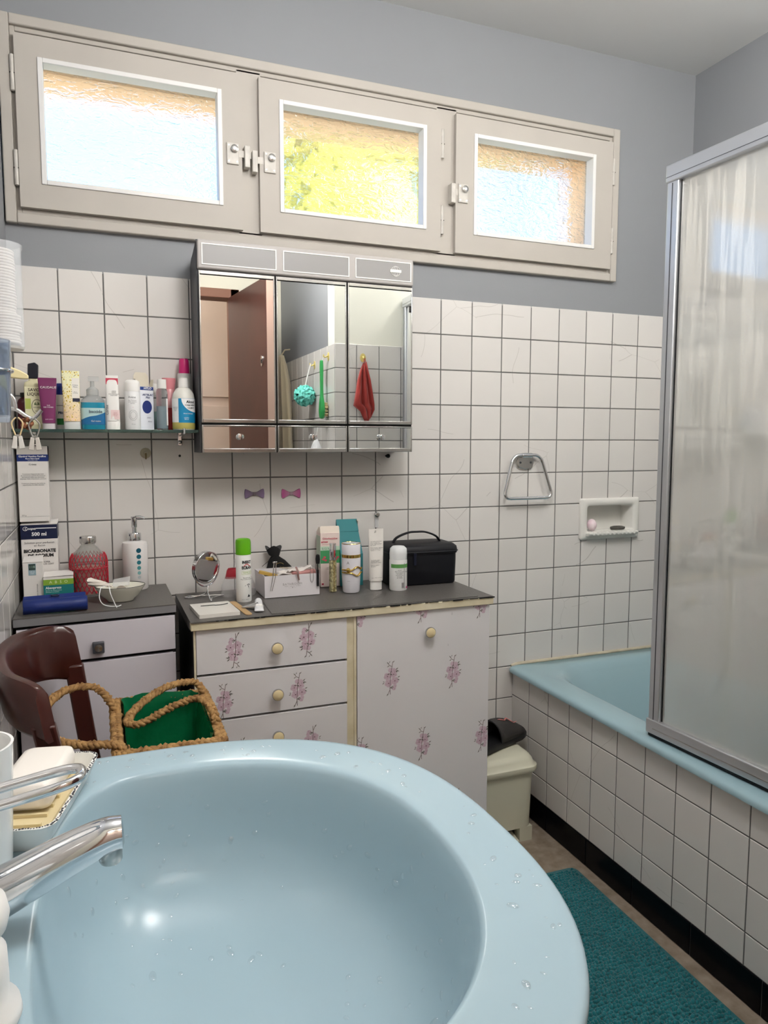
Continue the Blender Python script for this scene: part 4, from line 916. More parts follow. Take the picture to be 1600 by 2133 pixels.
def bottle(name, label, x, y, z, prof, m, capprof, capm, cat='bottle', sx=1, sy=1, liquid=None):
    t = thing(name, label, cat, (x, y, z))
    MB().lathe(prof, n=36, sx=sx, sy=sy).build('body', m, t, smooth=50)
    if capprof: MB().lathe(capprof, n=28).build('cap', capm, t, smooth=50)
    if liquid: MB().lathe(liquid[0], n=32, sx=sx, sy=sy).build('liquid', liquid[1], t, smooth=50)
    return t
M_CLEAR = mat('clear plastic', C(240, 243, 245), .06, trans=.9, ior=1.2)
M_FROST = mat('frosted translucent plastic', C(226, 226, 222), .4, trans=.35, ior=1.2)

# dark red bottle in the corner
bottle('wine_red_bottle', 'small wine red bottle in the corner of the glass shelf', -.088, -.036, SHZ, [(.001, 0), (.0165, 0), (.017, .002), (.017, .066), (.014, .074), (.008, .080), (.001, .081)], mat('wine red plastic', C(84, 18, 34), .25), [(.001, .081), (.009, .081), (.009, .092), (.001, .093)], M_BLACK)
# liquid soap with a green-cream label
t = thing('liquid_soap_bottle', 'liquid soap bottle with pale green label and black pump top', 'bottle', (-.062, -.062, SHZ))
MB().loft([rr(-.023, -.014, .023, .014, .008, z, 4) if k == 1 else rr(-.023 * k, -.014 * k, .023 * k, .014 * k, .006, z, 4) for z, k in ((0, .96), (.003, 1), (.108, 1), (.116, .9), (.121, .55), (.126, .5))]).build('body', mat('olive liquid bottle', C(206, 200, 164), .2), t, smooth=50)
MB().prism([(-.014, -.010, .126), (.010, -.010, .126), (.012, -.010, .160), (.004, -.010, .166), (-.012, -.010, .162)], (0, .018, 0)).build('pump_top', ink(20, 24, 36, .35), t, bevel=.002)
lb = card(t, 'label', -.021, .021, .012, .105, -.0146, -.0146, mat('cream label', C(226, 222, 188), .5))
card(lb, 'green_band', -.0205, -.008, .050, .076, -.0149, -.0149, ink(178, 190, 96))
mb = MB(); mb.tube([(.006 + .012 * cos(a * pi / 14), -.0151, .056 + .018 * sin(a * pi / 14)) for a in range(28)], .0006, 5, closed=True); mb.build('oval_border', ink(60, 56, 40), lb)
lettering(lb, 'SAVON\nLIQUIDE', .0105, (.004, -.0152, .092), ink(66, 54, 40), bold=.0002); lettering(lb, 'VERVEINE', .0042, (.006, -.0152, .054), ink(80, 76, 50)); lettering(lb, '500 ml', .004, (.006, -.0152, .045), ink(80, 76, 50))
mb = MB()
for a in range(7): mb.poly([(.006, -.0153, .060), (.006 + .005 * cos(a * .52 + .0) - .001, -.0153, .063 + .006 * sin(a * .52)), (.006 + .007 * cos(a * .52 + .1), -.0153, .061 + .006 * sin(a * .52 + .1))])
mb.build('leaf_print', ink(72, 92, 40), lb, smooth=0)
# plum tube
M_PLUM = mat('plum tube', C(118, 44, 92), .35)
t = tube_pack('plum_tube', 'plum purple shower gel tube with white lettering on the glass shelf', -.030, -.092, SHZ, .127, .0215, .0145, .015, M_PLUM, mat('frosted cap', C(196, 190, 192), .45), wbot=.0150)
lettering(t, 'CAUDALIE', .0078, (.002, -.0070, .103), M_INKW); lettering(t, 'THÉ\nDES VIGNES', .0042, (.001, -.0125, .056), M_INKW); lettering(t, 'BODY LOTION', .0026, (.002, -.0142, .024), M_INKW)
# white tube with blue top and green foot
t = thing('blue_capped_tube', 'white and green stick with a royal blue cap between two tubes', 'tube', (.000, -.050, SHZ))
MB().loft([ell(.0125, .0095, 0), ell(.0130, .010, .003), ell(.0130, .010, .088)]).build('body', M_WHITEP, t, smooth=50)
MB().loft([ell(.0128, .0098, .0885), ell(.0128, .0098, .110), ell(.0105, .0082, .117)]).build('cap', ink(22, 42, 130, .3), t, smooth=50)
MB().loft([ell(.0132, .0102, .012), ell(.0132, .0102, .028)], False, False).build('green_band', ink(40, 140, 62, .35), t, smooth=50); MB().loft([ell(.0132, .0102, .060), ell(.0132, .0102, .0615)], False, False).build('grey_line', M_INKG, t)
lettering(t, 'PRO', .0085, (-.001, -.0108, .042), ink(28, 40, 84), bold=.0003)
# flowered tube
def floral_mat():
    m = mat('flowered tube print', C(240, 226, 196), .4); n, l, p = nodes(m)
    co = n.new('ShaderNodeTexCoord'); sp_ = n.new('ShaderNodeSeparateXYZ'); l.new(co.outputs['Object'], sp_.inputs[0])
    mr = n.new('ShaderNodeMapRange'); mr.inputs[1].default_value = .02; mr.inputs[2].default_value = .12; l.new(sp_.outputs['Z'], mr.inputs[0])
    bc = n.new('ShaderNodeMixRGB'); bc.inputs[1].default_value = C(240, 208, 172); bc.inputs[2].default_value = C(240, 238, 196); l.new(mr.outputs[0], bc.inputs[0])
    prev = bc
    for sc_v, th, col, seed in ((150, .30, C(232, 206, 92), (0, 0, 0)), (150, .15, C(60, 42, 30), (0, 0, 0)), (230, .17, C(40, 38, 36), (3, 1, 5)), (190, .14, C(60, 84, 110), (7, 2, 1))):
        mp = n.new('ShaderNodeMapping'); mp.inputs['Location'].default_value = seed; v = n.new('ShaderNodeTexVoronoi'); v.inputs['Scale'].default_value = sc_v
        l.new(co.outputs['Object'], mp.inputs[0]); l.new(mp.outputs[0], v.inputs['Vector']); lt = n.new('ShaderNodeMath'); lt.operation = 'LESS_THAN'; lt.inputs[1].default_value = th; l.new(v.outputs['Distance'], lt.inputs[0])
        mx = n.new('ShaderNodeMixRGB'); mx.inputs[2].default_value = col; l.new(lt.outputs[0], mx.inputs[0]); l.new(prev.outputs[0], mx.inputs[1]); prev = mx
    l.new(prev.outputs[0], p.inputs['Base Color']); return m
t = tube_pack('flowered_tube', 'hand cream tube printed with yellow flowers on the glass shelf', .024, -.094, SHZ, .146, .0205, .0195, .020, floral_mat(), mat('frosted clear cap', C(206, 208, 206), .35), wbot=.0198, cry=.6)
lb = card(t, 'label', .002, .0195, .078, .128, -.0088, -.0040, mat('white label', C(238, 234, 224), .5))
lettering(lb, 'Crème\nMains', .0045, (.010, -.0066, .108), ink(50, 60, 90)); lettering(lb, 'fleurs\nd\'amande', .003, (.010, -.0080, .092), M_INKB); card(t, 'dark_band', .003, .0198, .069, .0775, -.0098, -.0090, ink(40, 44, 66))
# blue hand gel with pump
t = thing('hand_gel_bottle', 'clear pump bottle of turquoise hand gel on the glass shelf', 'bottle', (.074, -.086, SHZ))
MB().loft([ell(.027, .017, 0, 36, 3), ell(.0285, .0185, .003, 36, 3), ell(.0285, .0185, .068, 36, 3)]).build('gel', mat('turquoise gel', C(30, 142, 172), .15, coat=.5), t, smooth=50)
MB().loft([ell(.0287, .0187, .0685, 36, 3), ell(.0285, .0185, .074, 36, 2.6), ell(.020, .016, .083, 36, 2.2), ell(.0135, .0135, .087, 36)], cap0=False, cap1=False).build('shoulder', M_CLEAR, t, smooth=50)
MB().lathe([(.001, .087), (.0145, .087), (.0145, .101), (.010, .105), (.005, .108), (.005, .122), (.001, .122)], n=24).build('collar', mat('milky clear plastic', C(214, 216, 214), .25, trans=.5, ior=1.2), t)
MB().loft([rr(-.010, -.006, .016, .006, .004, z, 3) for z in (.122, .128, .134)]).build('pump', M_CLEAR, t, smooth=50)
lb = MB().strip([[(.0290 * math.copysign(abs(sin(a)) ** .667, sin(a)), -.0190 * abs(cos(a)) ** .667, z) for a in [-1.35 + 2.7 * j / 20 for j in range(21)]] for z in (.022, .054)]).build('label', ink(176, 206, 206), t)
MB().strip([[(.0292 * math.copysign(abs(sin(a)) ** .667, sin(a)), -.0192 * abs(cos(a)) ** .667, z0 + (.010 * sin(a) if z0 > .02 else 0)) for a in [-1.35 + 2.7 * j / 20 for j in range(21)]] for z0 in (.012, .034)]).build('blue_wave', ink(22, 104, 156), lb)
lettering(lb, 'baccide', .0105, (.006, -.0197, .045), ink(84, 96, 110), bold=.0002); lettering(lb, 'Gel mains', .0058, (.006, -.0197, .021), M_INKW); lettering(lb, 'mains', .0032, (-.006, -.0197, .032), ink(20, 90, 160))
# white tube with raspberry crimp
t = tube_pack('raspberry_tube', 'white cream tube with a raspberry red top band on the glass shelf', .121, -.092, SHZ, .138, .0150, .0175, .022, M_WHITEP, M_WHITEP, wbot=.0172, cry=.7)
card(t, 'red_band', -.0148, .0148, .115, .131, -.0034, -.0020, ink(196, 60, 84)); lettering(t, 'SOIN', .0045, (.0, -.0040, .124), ink(240, 220, 224))
lettering(t, 'CRÈME\nMAINS\nNOURRISSANTE\nPARFUMÉE', .0036, (.004, -.0086, .092), ink(96, 96, 100)); lettering(t, 'Corine', .009, (-.0135, -.0108, .050), ink(60, 56, 60), tilt=pi / 2)
card(t, 'pink_field', -.005, .0165, .026, .050, -.0130, -.0118, ink(232, 206, 204)); lettering(t, 'karité\nmiel bio\n75 ml', .0035, (.006, -.0134, .039), ink(190, 120, 124))
# white mist spray
t = bottle('mist_spray', 'plain white mineral water spray can with domed cap', .170, -.090, SHZ, [(.001, 0), (.0185, 0), (.0195, .003), (.0195, .096), (.0188, .098)], mat('satin white can', C(232, 232, 232), .3), [(.0195, .098), (.0195, .119), (.0175, .125), (.012, .128), (.001, .1295)], M_WHITEP, 'spray can')
lettering(t, 'Avène', .0075, (-.002, -.0003, .083), M_INKG, bend=.0196); lettering(t, 'Eau Thermale\nspray apaisant\ncalmant', .0038, (-.001, -.0003, .071), M_INKG, bend=.0196)
mb = MB(); a0 = [2 * pi * k / 36 for k in range(36)]
for rx, rz in ((.0105, .013), (.007, .009)): mb.tube([(.0198 * sin(rx * cos(a) / .0198), -.0198 * cos(rx * cos(a) / .0198), .037 + rz * sin(a)) for a in a0], .00025, 4, closed=True)
mb.build('emblem', M_INKG, t); MB().lathe([(.0003, 0), (.001, 0), (.001, .0004)], n=8).build('red_dot', ink(180, 30, 40), t).location = (0, -.0197, .057)
lettering(t, '150 ml e', .003, (0, -.0003, .014), M_INKG, bend=.0196)
# blue and white carton with open flap
t = thing('eye_drop_carton', 'blue and white carton with its top flap open on the glass shelf', 'carton', (.200, -.064, SHZ), .35)
M_CARD = mat('cardboard inside', C(206, 198, 180), .7); M_CARDW = mat('white carton', C(226, 228, 236), .5)
bx = MB(); bx.box((-.020, -.014, 0), (.020, .014, .113)); body = bx.build('box', M_CARDW, t)
box('navy_side', (.0201, -.014, 0), (.0204, .014, .112), ink(34, 62, 122), body); box('navy_top', (-.020, -.0144, .104), (.020, -.0141, .1125), ink(24, 56, 128), body)
MB().loft([[(.002 + .013 * cos(k * pi / 12), -.0142, .060 + .017 * sin(k * pi / 12)) for k in range(24)], [(.002 + .013 * cos(k * pi / 12), -.0144, .060 + .017 * sin(k * pi / 12)) for k in range(24)]]).build('blue_disc', ink(22, 44, 116), body)
lettering(body, 'HYLO', .008, (.004, -.0147, .1085), M_INKW, bold=.0002, shear=.2); lettering(body, 'ARTELAC\nPlus', .0068, (.004, -.0147, .088), ink(20, 40, 100), bold=.0002, shear=.2); lettering(body, '10 ml', .0045, (.008, -.0147, .022), ink(40, 50, 90)); lettering(body, 'collyre', .004, (.006, -.0147, .032), ink(40, 50, 90))
MB().prism([(-.020, .0135, .113), (.020, .0135, .113), (.020, .016, .143), (.014, .017, .152), (-.014, .017, .152), (-.020, .016, .143)], (0, .0006, 0)).build('lid_flap', M_CARD, t, smooth=0)
MB().prism([(-.0205, -.012, .113), (-.0205, .012, .113), (-.026, .008, .132), (-.026, -.008, .132)], (.0006, 0, 0)).build('side_flap', M_CARD, t, smooth=0); MB().prism([(.0205, -.012, .113), (.0205, .012, .113), (.024, .008, .133), (.024, -.008, .133)], (-.0006, 0, 0)).build('side_flap', M_CARD, t, smooth=0)
# clear bottles, pink bottle, raspberry-capped bottle, alcohol bottle
t = bottle('slim_clear_bottle', 'slim clear bottle with white cap behind the capped clear bottle', .2285, -.032, SHZ, [(.001, 0), (.010, 0), (.0105, .002), (.0105, .086), (.008, .094)], M_CLEAR, [(.001, .094), (.0095, .094), (.0095, .124), (.001, .125)], M_WHITEP, liquid=([(.001, .002), (.0095, .003), (.0095, .05), (.001, .05)], mat('pale green lotion', C(170, 206, 196), .2)))
t = bottle('clear_lotion_bottle', 'clear cylindrical lotion bottle with a white screw cap', .244, -.086, SHZ, [(.001, 0), (.0135, 0), (.0145, .003), (.0145, .098), (.0125, .106), (.010, .108)], M_CLEAR, [(.001, .108), (.0118, .108), (.0122, .110), (.0118, .132), (.001, .133)], M_WHITEP, liquid=([(.001, .003), (.0130, .004), (.0130, .062), (.001, .062)], mat('pale blue lotion', C(170, 200, 212), .1, trans=.5, ior=1.2)))
patch(t, 'barcode_label', .0147, .75, 1.4, .012, .082, M_INKW)
t = bottle('pink_lotion_bottle', 'two-phase red and pink lotion bottle with a flared pink cap', .2675, -.034, SHZ, [(.001, 0), (.0185, 0), (.019, .003), (.019, .104), (.0165, .110)], mat('pale pink plastic', C(222, 160, 162), .3), None, None, liquid=([(.001, .0005), (.0192, .001), (.0192, .060), (.001, .0601)], mat('red lotion', C(190, 58, 58), .25)))
MB().loft([ell(.0150, .0150, .110), ell(.0155, .0155, .118), ell(.0185, .0150, .140)]).build('cap', mat('pink cap', C(222, 140, 148), .35), t, smooth=50)
t = bottle('raspberry_capped_bottle', 'tall translucent bottle with raspberry pink cap behind the alcohol bottle', .309, -.028, SHZ, [(.001, 0), (.0195, 0), (.020, .003), (.020, .145), (.018, .154)], M_FROST, [(.014, .154), (.0143, .158), (.0130, .188), (.011, .194), (.001, .195)], mat('raspberry cap', C(196, 36, 110), .35))
t = bottle('alcohol_bottle', 'translucent bottle of rubbing alcohol with blue and white label', .2985, -.087, SHZ, [(.001, 0), (.027, 0), (.0295, .004), (.0295, .082), (.027, .096), (.019, .108), (.0125, .112)], mat('milky plastic', C(216, 214, 206), .35), [(.0128, .112), (.0128, .128), (.0122, .137), (.001, .138)], M_WHITEP, liquid=([(.001, .0004), (.0272, .0006), (.0297, .004), (.0297, .022), (.001, .022)], mat('yellow spirit', C(196, 184, 104), .2)))
lb = patch(t, 'label', .0299, -1.45, 1.35, .020, .082, mat('label white', C(236, 238, 238), .4)); patch(lb, 'blue_field', .0301, -.55, 1.35, .019, .0825, ink(20, 132, 178))
mb = MB(); pts = []
for k in range(25):
    a = pi / 2 + pi * k / 24 * .5
    pts.append((.98 * 1.0, 0))
cx, cz, rx, rz = 1.02, .083, 1.30, .036
def onl(a, z): return (.0303 * sin(a), -.0303 * cos(a), z)
ov = [onl(1.34, .082)] + [onl(max(-.50, cx + rx * cos(b)), cz + rz * sin(b)) for b in [pi + (pi / 2) * k / 16 for k in range(17)]] + [onl(1.34, .0475)]
rows = [[onl(max(-.50, cx + rx * cos(b)), min(.082, cz + rz * sin(b))) for b in [pi + (pi / 2) * k / 16 for k in range(17)]], [onl(max(-.5, cx + rx * cos(b)) * 0 + (max(-.5, cx + rx * cos(b))), .082) for b in [pi + (pi / 2) * k / 16 for k in range(17)]]]
mb.strip(rows); mb.strip([[onl(1.02 + .32 * k / 4, .047) for k in range(5)], [onl(1.02 + .32 * k / 4, .082) for k in range(5)]]); mb.build('white_field', M_INKW, lb)
lettering(lb, 'Alcool', .0095, (.017, -.0003, .0735), M_INKB, bend=.0306, bold=.0003); lettering(lb, 'à usage médical', .0048, (.016, -.0003, .0655), M_INKB, bend=.0306, bold=.0001); lettering(lb, 'GILBERT', .006, (.018, -.0003, .0575), ink(60, 60, 64), bend=.0306)
lettering(lb, 'Alcool éthylique', .0042, (.010, -.0003, .043), M_INKW, bend=.0306); lettering(lb, 'solution\n250 ml', .004, (.004, -.0003, .030), M_INKW, bend=.0306)
lettering(lb, 'usage externe\nprécautions\nconserver\nà l\'abri', .0030, (-.027, -.0003, .055), ink(40, 44, 90), bend=.0304)

# ================================================================ FIXED TO THE WASHBASIN WALL
cp = thing('cotton_pad_holder', 'clear wall tube full of white cotton pads, cut by the picture edge', 'cotton pad holder', (-.066, -.71, 1.405))
MB().lathe([(.0365, .0), (.0365, .160), (.0385, .163), (.0385, .168), (.0355, .168), (.0355, .0)], n=40).build('tube', mat('clear acrylic tube', C(240, 243, 246), .05, alpha=.28), cp)
rc = random.Random(2); pad = None
for k in range(32):
    xo = (.0 if k > 9 else (.006 if k > 3 else .004))
    if pad is None: pad = MB().lathe([(.001, 0), (.0272, 0), (.0285, .0014), (.0285, .0030), (.0272, .0044), (.001, .0044)], n=24).build('cotton_pad', mat('cotton', C(232, 226, 220), .95), None); o = pad
    else: o = copyo(pad)
    o.location = (-.068 + xo + rc.uniform(-.001, .001), -.712, 1.4095 + k * .0048)
    tag(o, 'round white cotton pad stacked in the clear wall tube', 'cotton pad', 'cotton pads in the wall tube')
MB().loft([ell(.034, .034, -.004), ell(.036, .036, .0)]).build('base', M_WHITEP, cp)
box('wall_clip', (-.047, -.008, .05), (-.036, .008, .09), M_WHITEP, cp)
tmb = thing('tooth_tumbler', 'blue tinted plastic tumbler in a holder on the washbasin wall', 'tumbler', (-.067, -.95, 1.272))
MB().lathe([(.001, 0), (.031, 0), (.033, .004), (.037, .112), (.0372, .114), (.0355, .114), (.031, .010), (.001, .008)], n=36).build('cup', mat('blue tinted plastic', C(196, 208, 224), .10, trans=.92, ior=1.12), tmb)
MB().tube([(.0375 * cos(2 * pi * k / 24), .0375 * sin(2 * pi * k / 24), .072) for k in range(24)], .0025, 8, closed=True).build('holder_ring', M_CHROME, tmb)
MB().tube([(-.036, 0, .072), (-.047, 0, .072)], .004, 8).build('holder_arm', M_CHROME, tmb)
tb_ = thing('toothbrush', 'blue and white toothbrush standing in the tinted tumbler', 'toothbrush', (-.062, -.956, 1.281))
MB().tube(bez([(0, 0, .0), (-.008, .006, .06), (-.012, .008, .10), (-.010, .010, .135)], 5), .004, 8).build('handle', ink(40, 110, 200, .3), tb_)
cm = thing('ivory_comb', 'ivory plastic handle sticking out behind the tumbler', 'comb', (-.110, -.50, 1.36))
MB().loft([[(x, y * .006, z0 + s * h) for y, s in ((-1, -1), (1, -1), (1, 1), (-1, 1))] for x, z0, h in ((.0, .028, .013), (.03, .022, .012), (.055, .016, .008), (.068, .012, .004))]).build('handle', mat('ivory comb', C(232, 218, 170), .35), cm, bevel=.002)
ho = thing('double_hook', 'chrome double hook on the washbasin wall holding hair clips', 'hook', (XL + .001, -.40, 1.312))
MB().loft([[(x, .012 * cos(2 * pi * k / 16), .018 * sin(2 * pi * k / 16)) for k in range(16)] for x in (0, .004)]).build('plate', M_CHROME, ho)
MB().tube(bez([(.003, 0, .004), (.03, 0, .002), (.042, 0, -.002), (.055, 0, -.012), (.068, 0, -.018), (.078, 0, -.010), (.086, 0, .000)], 5), .0042, 10).build('lower_arm', M_CHROME, ho)
MB().tube(bez([(.003, 0, .03), (.022, 0, .034), (.034, 0, .022), (.037, 0, .0)], 5), .0042, 10).build('upper_arm', M_CHROME, ho)
def clip(name, label, x, y, z, c1, c2):
    o = thing(name, label, 'hair clip', (x, y, z))
    for s in (-1, 1):
        MB().tube(bez([(s * .002, 0, .028), (s * .010, 0, .018), (s * .009, 0, .006), (s * .003, 0, -.012)], 5), .0026, 8, flat=.6).build('bow', mat('clip ' + name, C(*c1), .4), o)
        MB().prism([(s * .001, -.004, -.012), (s * .008, -.004, -.010), (s * .013, -.004, -.036), (s * .002, -.004, -.038)], (0, .007, 0)).build('jaw', mat('clip jaw ' + name, C(*c2), .35), o, bevel=.001)
    MB().tube([(-.005, 0, -.010), (.005, 0, -.010)], .003, 10).build('spring', M_CHROME_R, o)
clip('cream_hair_clip', 'cream and white hair clip hanging on the double hook', -.0740, -.405, 1.268, (232, 206, 158), (226, 222, 216))
clip('grey_hair_clip', 'silver grey hair clip hanging at the hook tip', -.0420, -.405, 1.265, (150, 146, 140), (206, 200, 192))
sc2 = MB(); tt = [( .0075 * (1 + .2 * cos(5 * a)) * cos(a), .004 * sin(3 * a), .0085 * (1 + .2 * cos(5 * a)) * sin(a)) for a in [2 * pi * k / 60 for k in range(60)]]
sc2.tube(tt, .0045, 8, closed=True); o = sc2.build('hair_elastic', mat('brown marbled elastic', C(176, 112, 74), .7, noise=(120, .5, C(80, 48, 34))), None); o.location = (-.056, -.398, 1.284)
tag(o, 'small brown marbled hair elastic on the double hook', 'hair elastic')

# ================================================================ THINGS ON THE CORNER CABINET
CZ = .8503
def carton(name, label, x, y, z, w, d, h, m, rz=0, cat='box', bevel=.0008):
    """x, y: middle of the front face; local y runs back from the front"""
    t = thing(name, label, cat, (x, y, z), rz)
    b = box('carton', (-w / 2, 0, 0), (w / 2, d, h), m, t, bevel=bevel)
    return t, b
M_BOXW = mat('white printed board', C(228, 224, 220), .5); M_NAVY = ink(18, 28, 62, .4)
t, b = carton('infusion_box', 'tall navy and white medicine box marked 500 ml on the corner cabinet', -.0640, -.083, CZ, .084, .070, .187, M_BOXW)
box('navy_top', (-.0422, -.0004, .150), (.0422, .0702, .186), M_NAVY, b)
box('navy_side', (-.0424, -.0002, 0), (-.0421, .070, .186), M_NAVY, b)
MB().prism([(-.042, -.001, .1872), (.0425, -.001, .1872), (.0435, .068, .1935), (-.042, .068, .1895)], (0, 0, .0008)).build('lid_flap', M_BOXW, t, smooth=0)
mb = MB(); mb.tube([(-.031 + .0055 * cos(a), -.001, .177 + .0048 * sin(a)) for a in [pi * .25 + k * pi * 1.5 / 12 for k in range(13)]], .0012, 6, flat=.5); mb.box((-.008, -.0012, .1765), (.040, -.0008, .1785)); mb.build('emblem', M_INKW, b)
lettering(b, 'Cooper', .0085, (-.0195, -.0012, .1770), M_INKW, shear=.25, bold=.0002); lettering(b, '500 ml', .0125, (.000, -.0012, .1625), M_INKW, bold=.0004)
lettering(b, 'Solution pour perfusion\nen flacon', .0072, (.0, -.0008, .137), ink(50, 50, 54)); lettering(b, 'BICARBONATE', .0112, (.0, -.0008, .1195), M_INKB, bold=.0005, sx=.98); lettering(b, 'DE SODIUM', .0112, (.002, -.0008, .1075), M_INKB, bold=.0005); lettering(b, 'COOPER\n1,4 POUR CENT', .0055, (.012, -.0008, .088), ink(60, 60, 64))
t, b = carton('cream_box', 'tall white ointment box with navy band standing on the medicine box', -.0720, -.080, CZ + .1945, .070, .048, .190, M_BOXW)
box('navy_band', (-.0352, -.0004, .152), (.0352, .0482, .169), ink(24, 46, 110, .4), b)
lettering(b, 'Glycérol Vaseline Paraffine', .0062, (0, -.0009, .1642), M_INKW, bold=.0001, sx=.93); lettering(b, 'Pierre Fabre Santé', .0042, (0, -.0009, .1585), M_INKW, bold=.0001); lettering(b, '15 % / 8 % / 2 %', .0034, (0, -.0009, .1540), M_INKW)
lettering(b, 'Crème', .0062, (0, -.0006, .144), ink(70, 70, 74))
lettering(b, 'Traitement d\'appoint des états\nde sécheresse cutanée de certaines\ndermatoses telles que dermatite\natopique, états ichtyosiques, psoriasis', .0040, (0, -.0006, .114), ink(66, 66, 70), sx=.98); lettering(b, 'Traitement d\'appoint des brûlures\nsuperficielles de faible étendue', .0040, (0, -.0006, .0945), ink(66, 66, 70), sx=.98)
lettering(b, '250 g', .0048, (-.030, -.0006, .016), ink(60, 60, 64), align='LEFT'); box('print_line', (-.034, -.0004, .0125), (.034, -.0001, .0130), M_INKG, b); box('grey_flap', (-.035, -.0003, .1695), (.035, .048, .1898), ink(196, 190, 184), b)
t, b = carton('monitor_box', 'small white box picturing a grey display, in front of the medicine box', -.0780, -.131, CZ, .046, .046, .098, M_BOXW, .04)
MB().prism([(-.023, -.001, .0985), (.023, -.001, .0985), (.0235, .044, .1090), (-.021, .046, .1065)], (0, 0, .0007)).build('lid_flap', M_BOXW, t, smooth=0)
box('display_print', (-.0105, -.0005, .066), (.0065, -.0001, .095), ink(150, 176, 186), b); box('screen_print', (-.0095, -.0008, .079), (.0055, -.0004, .094), ink(50, 70, 66), b); lettering(b, '118', .009, (-.002, -.0010, .0865), ink(160, 190, 176)); lettering(b, '120 sec\nmem', .0040, (-.002, -.0008, .0725), M_INKW)
lettering(b, 'tensiomètre électronique', .0042, (.008, -.0006, .022), ink(80, 80, 84), tilt=pi / 2); box('mark', (.014, -.0004, .002), (.018, -.0001, .008), M_INKG, b)
t, b = carton('dressing_box', 'green and teal dressing box with its lid ajar on the corner cabinet', -.0210, -.140, CZ, .069, .048, .060, mat('teal printed board', C(30, 120, 122), .45), .03)
box('white_top', (-.0346, -.0003, .0540), (.0346, .0483, .0602), M_BOXW, b); box('green_band', (-.0347, -.0006, .0400), (.0347, .0486, .0540), ink(132, 170, 60, .45), b)
MB().prism([(-.034, -.001, .0605), (.035, -.001, .0625), (.035, .046, .0680), (-.033, .047, .0660)], (0, 0, .0010)).build('lid_flap', M_BOXW, t, smooth=0)
lettering(b, 'A B S O', .0100, (.0, -.0009, .0470), ink(226, 236, 190), space=1.3); lettering(b, 'Absopress', .0085, (-.030, -.0005, .033), M_INKW, align='LEFT', bold=.0002); lettering(b, 'Bande de compression\nélastique et lavable', .0040, (-.030, -.0005, .0245), ink(200, 226, 224), align='LEFT'); lettering(b, 'longueur 4 m\n7 cm x 4 m', .0036, (-.028, -.0005, .013), ink(190, 220, 218), align='LEFT')
# rolled blue pouch
ro = thing('rolled_pouch', 'royal blue rolled pouch with a strap at the front of the corner cabinet', 'pouch', (-.0230, -.2790, CZ), .07)
M_BLUE = mat('royal blue nylon', C(18, 40, 108), .5, bump=(40, .25, .003))
prof = [(.0165 * cos(a) * 1.15, .0165 + .0165 * sin(a)) for a in [2 * pi * k / 22 for k in range(22)]]
MB().loft([[(x, y * s, .001 + z * (.96 + .04 * s)) for y, z in prof] for x, s in ((-.068, .72), (-.066, .95), (-.03, 1.02), (.0, .99), (.04, 1.02), (.066, .96), (.069, .75))]).build('roll', M_BLUE, ro, smooth=60)
MB().prism([(-.067, .006, .0315), (.066, .005, .0315), (.067, .020, .0385), (-.066, .021, .0375)], (0, 0, .0015)).build('flap', M_BLUE, ro, bevel=.0005)
MB().loft([[(x, y * 1.05, .001 + z * 1.04) for y, z in prof] for x in (-.009, .009)], False, False).build('strap', M_BLUE, ro, smooth=60)
MB().tube([(.008 * cos(2 * pi * k / 18), .004 + .006 * sin(2 * pi * k / 18), .0395) for k in range(18)], .0018, 8, closed=True).build('buckle', ink(14, 24, 60), ro)
# glass bottle in red netting
nb = thing('netted_bottle', 'glass bottle in red netting with a metal stopper on the corner cabinet', 'bottle', (.0495, -.083, CZ))
MB().lathe([(.001, 0), (.042, 0), (.0445, .004), (.0455, .04), (.0445, .085), (.036, .108), (.022, .124), (.0165, .130), (.0165, .142), (.0150, .142), (.0150, .130), (.020, .122), (.034, .106), (.0425, .084), (.0435, .04), (.0425, .006), (.001, .004)], n=40).build('glass', mat('bottle glass', C(236, 236, 234), .05, trans=.9, ior=1.15), nb, smooth=50)
MB().lathe([(.001, .134), (.0195, .134), (.0205, .137), (.0205, .149), (.0190, .152), (.001, .153)], n=32).build('stopper', M_CHROME_R, nb, smooth=50)
M_NET = mat('red netting', C(178, 22, 44), .45)
def nr(z):
    for (z0, r0), (z1, r1) in zip(((.0, .0455), (.04, .0468), (.085, .0462), (.098, .0440), (.112, .037)), ((.04, .0468), (.085, .0462), (.098, .0440), (.112, .037), (.13, .03))):
        if z <= z1: return r0 + (r1 - r0) * (z - z0) / (z1 - z0)
    return .03
mb = MB(); NT = 26
for k in range(NT):
    for s in (-1, 1):
        pts = []
        for j in range(41):
            z = .008 + .100 * j / 40; w = .5 * (1 - cos(2 * pi * j / 5.0)) * .5
            a = 2 * pi * k / NT + s * (pi / NT) * (.5 - .5 * cos(2 * pi * j / 10.0)) * .98
            pts.append((nr(z) * cos(a), nr(z) * sin(a), z))
        mb.tube(pts, .0011, 4)
mb.tube([(nr(.072) * 1.01 * cos(2 * pi * k / 40), nr(.072) * 1.01 * sin(2 * pi * k / 40), .072) for k in range(40)], .0015, 6, closed=True)
mb.build('net', M_NET, nb, smooth=60)
cont = MB(); cont.lathe([(.001, .005), (.041, .006), (.0415, .07), (.001, .0705)], n=30); cont.build('contents', mat('cotton and sachets', C(222, 190, 170), .8, noise=(45, .5, C(190, 60, 50))), nb)
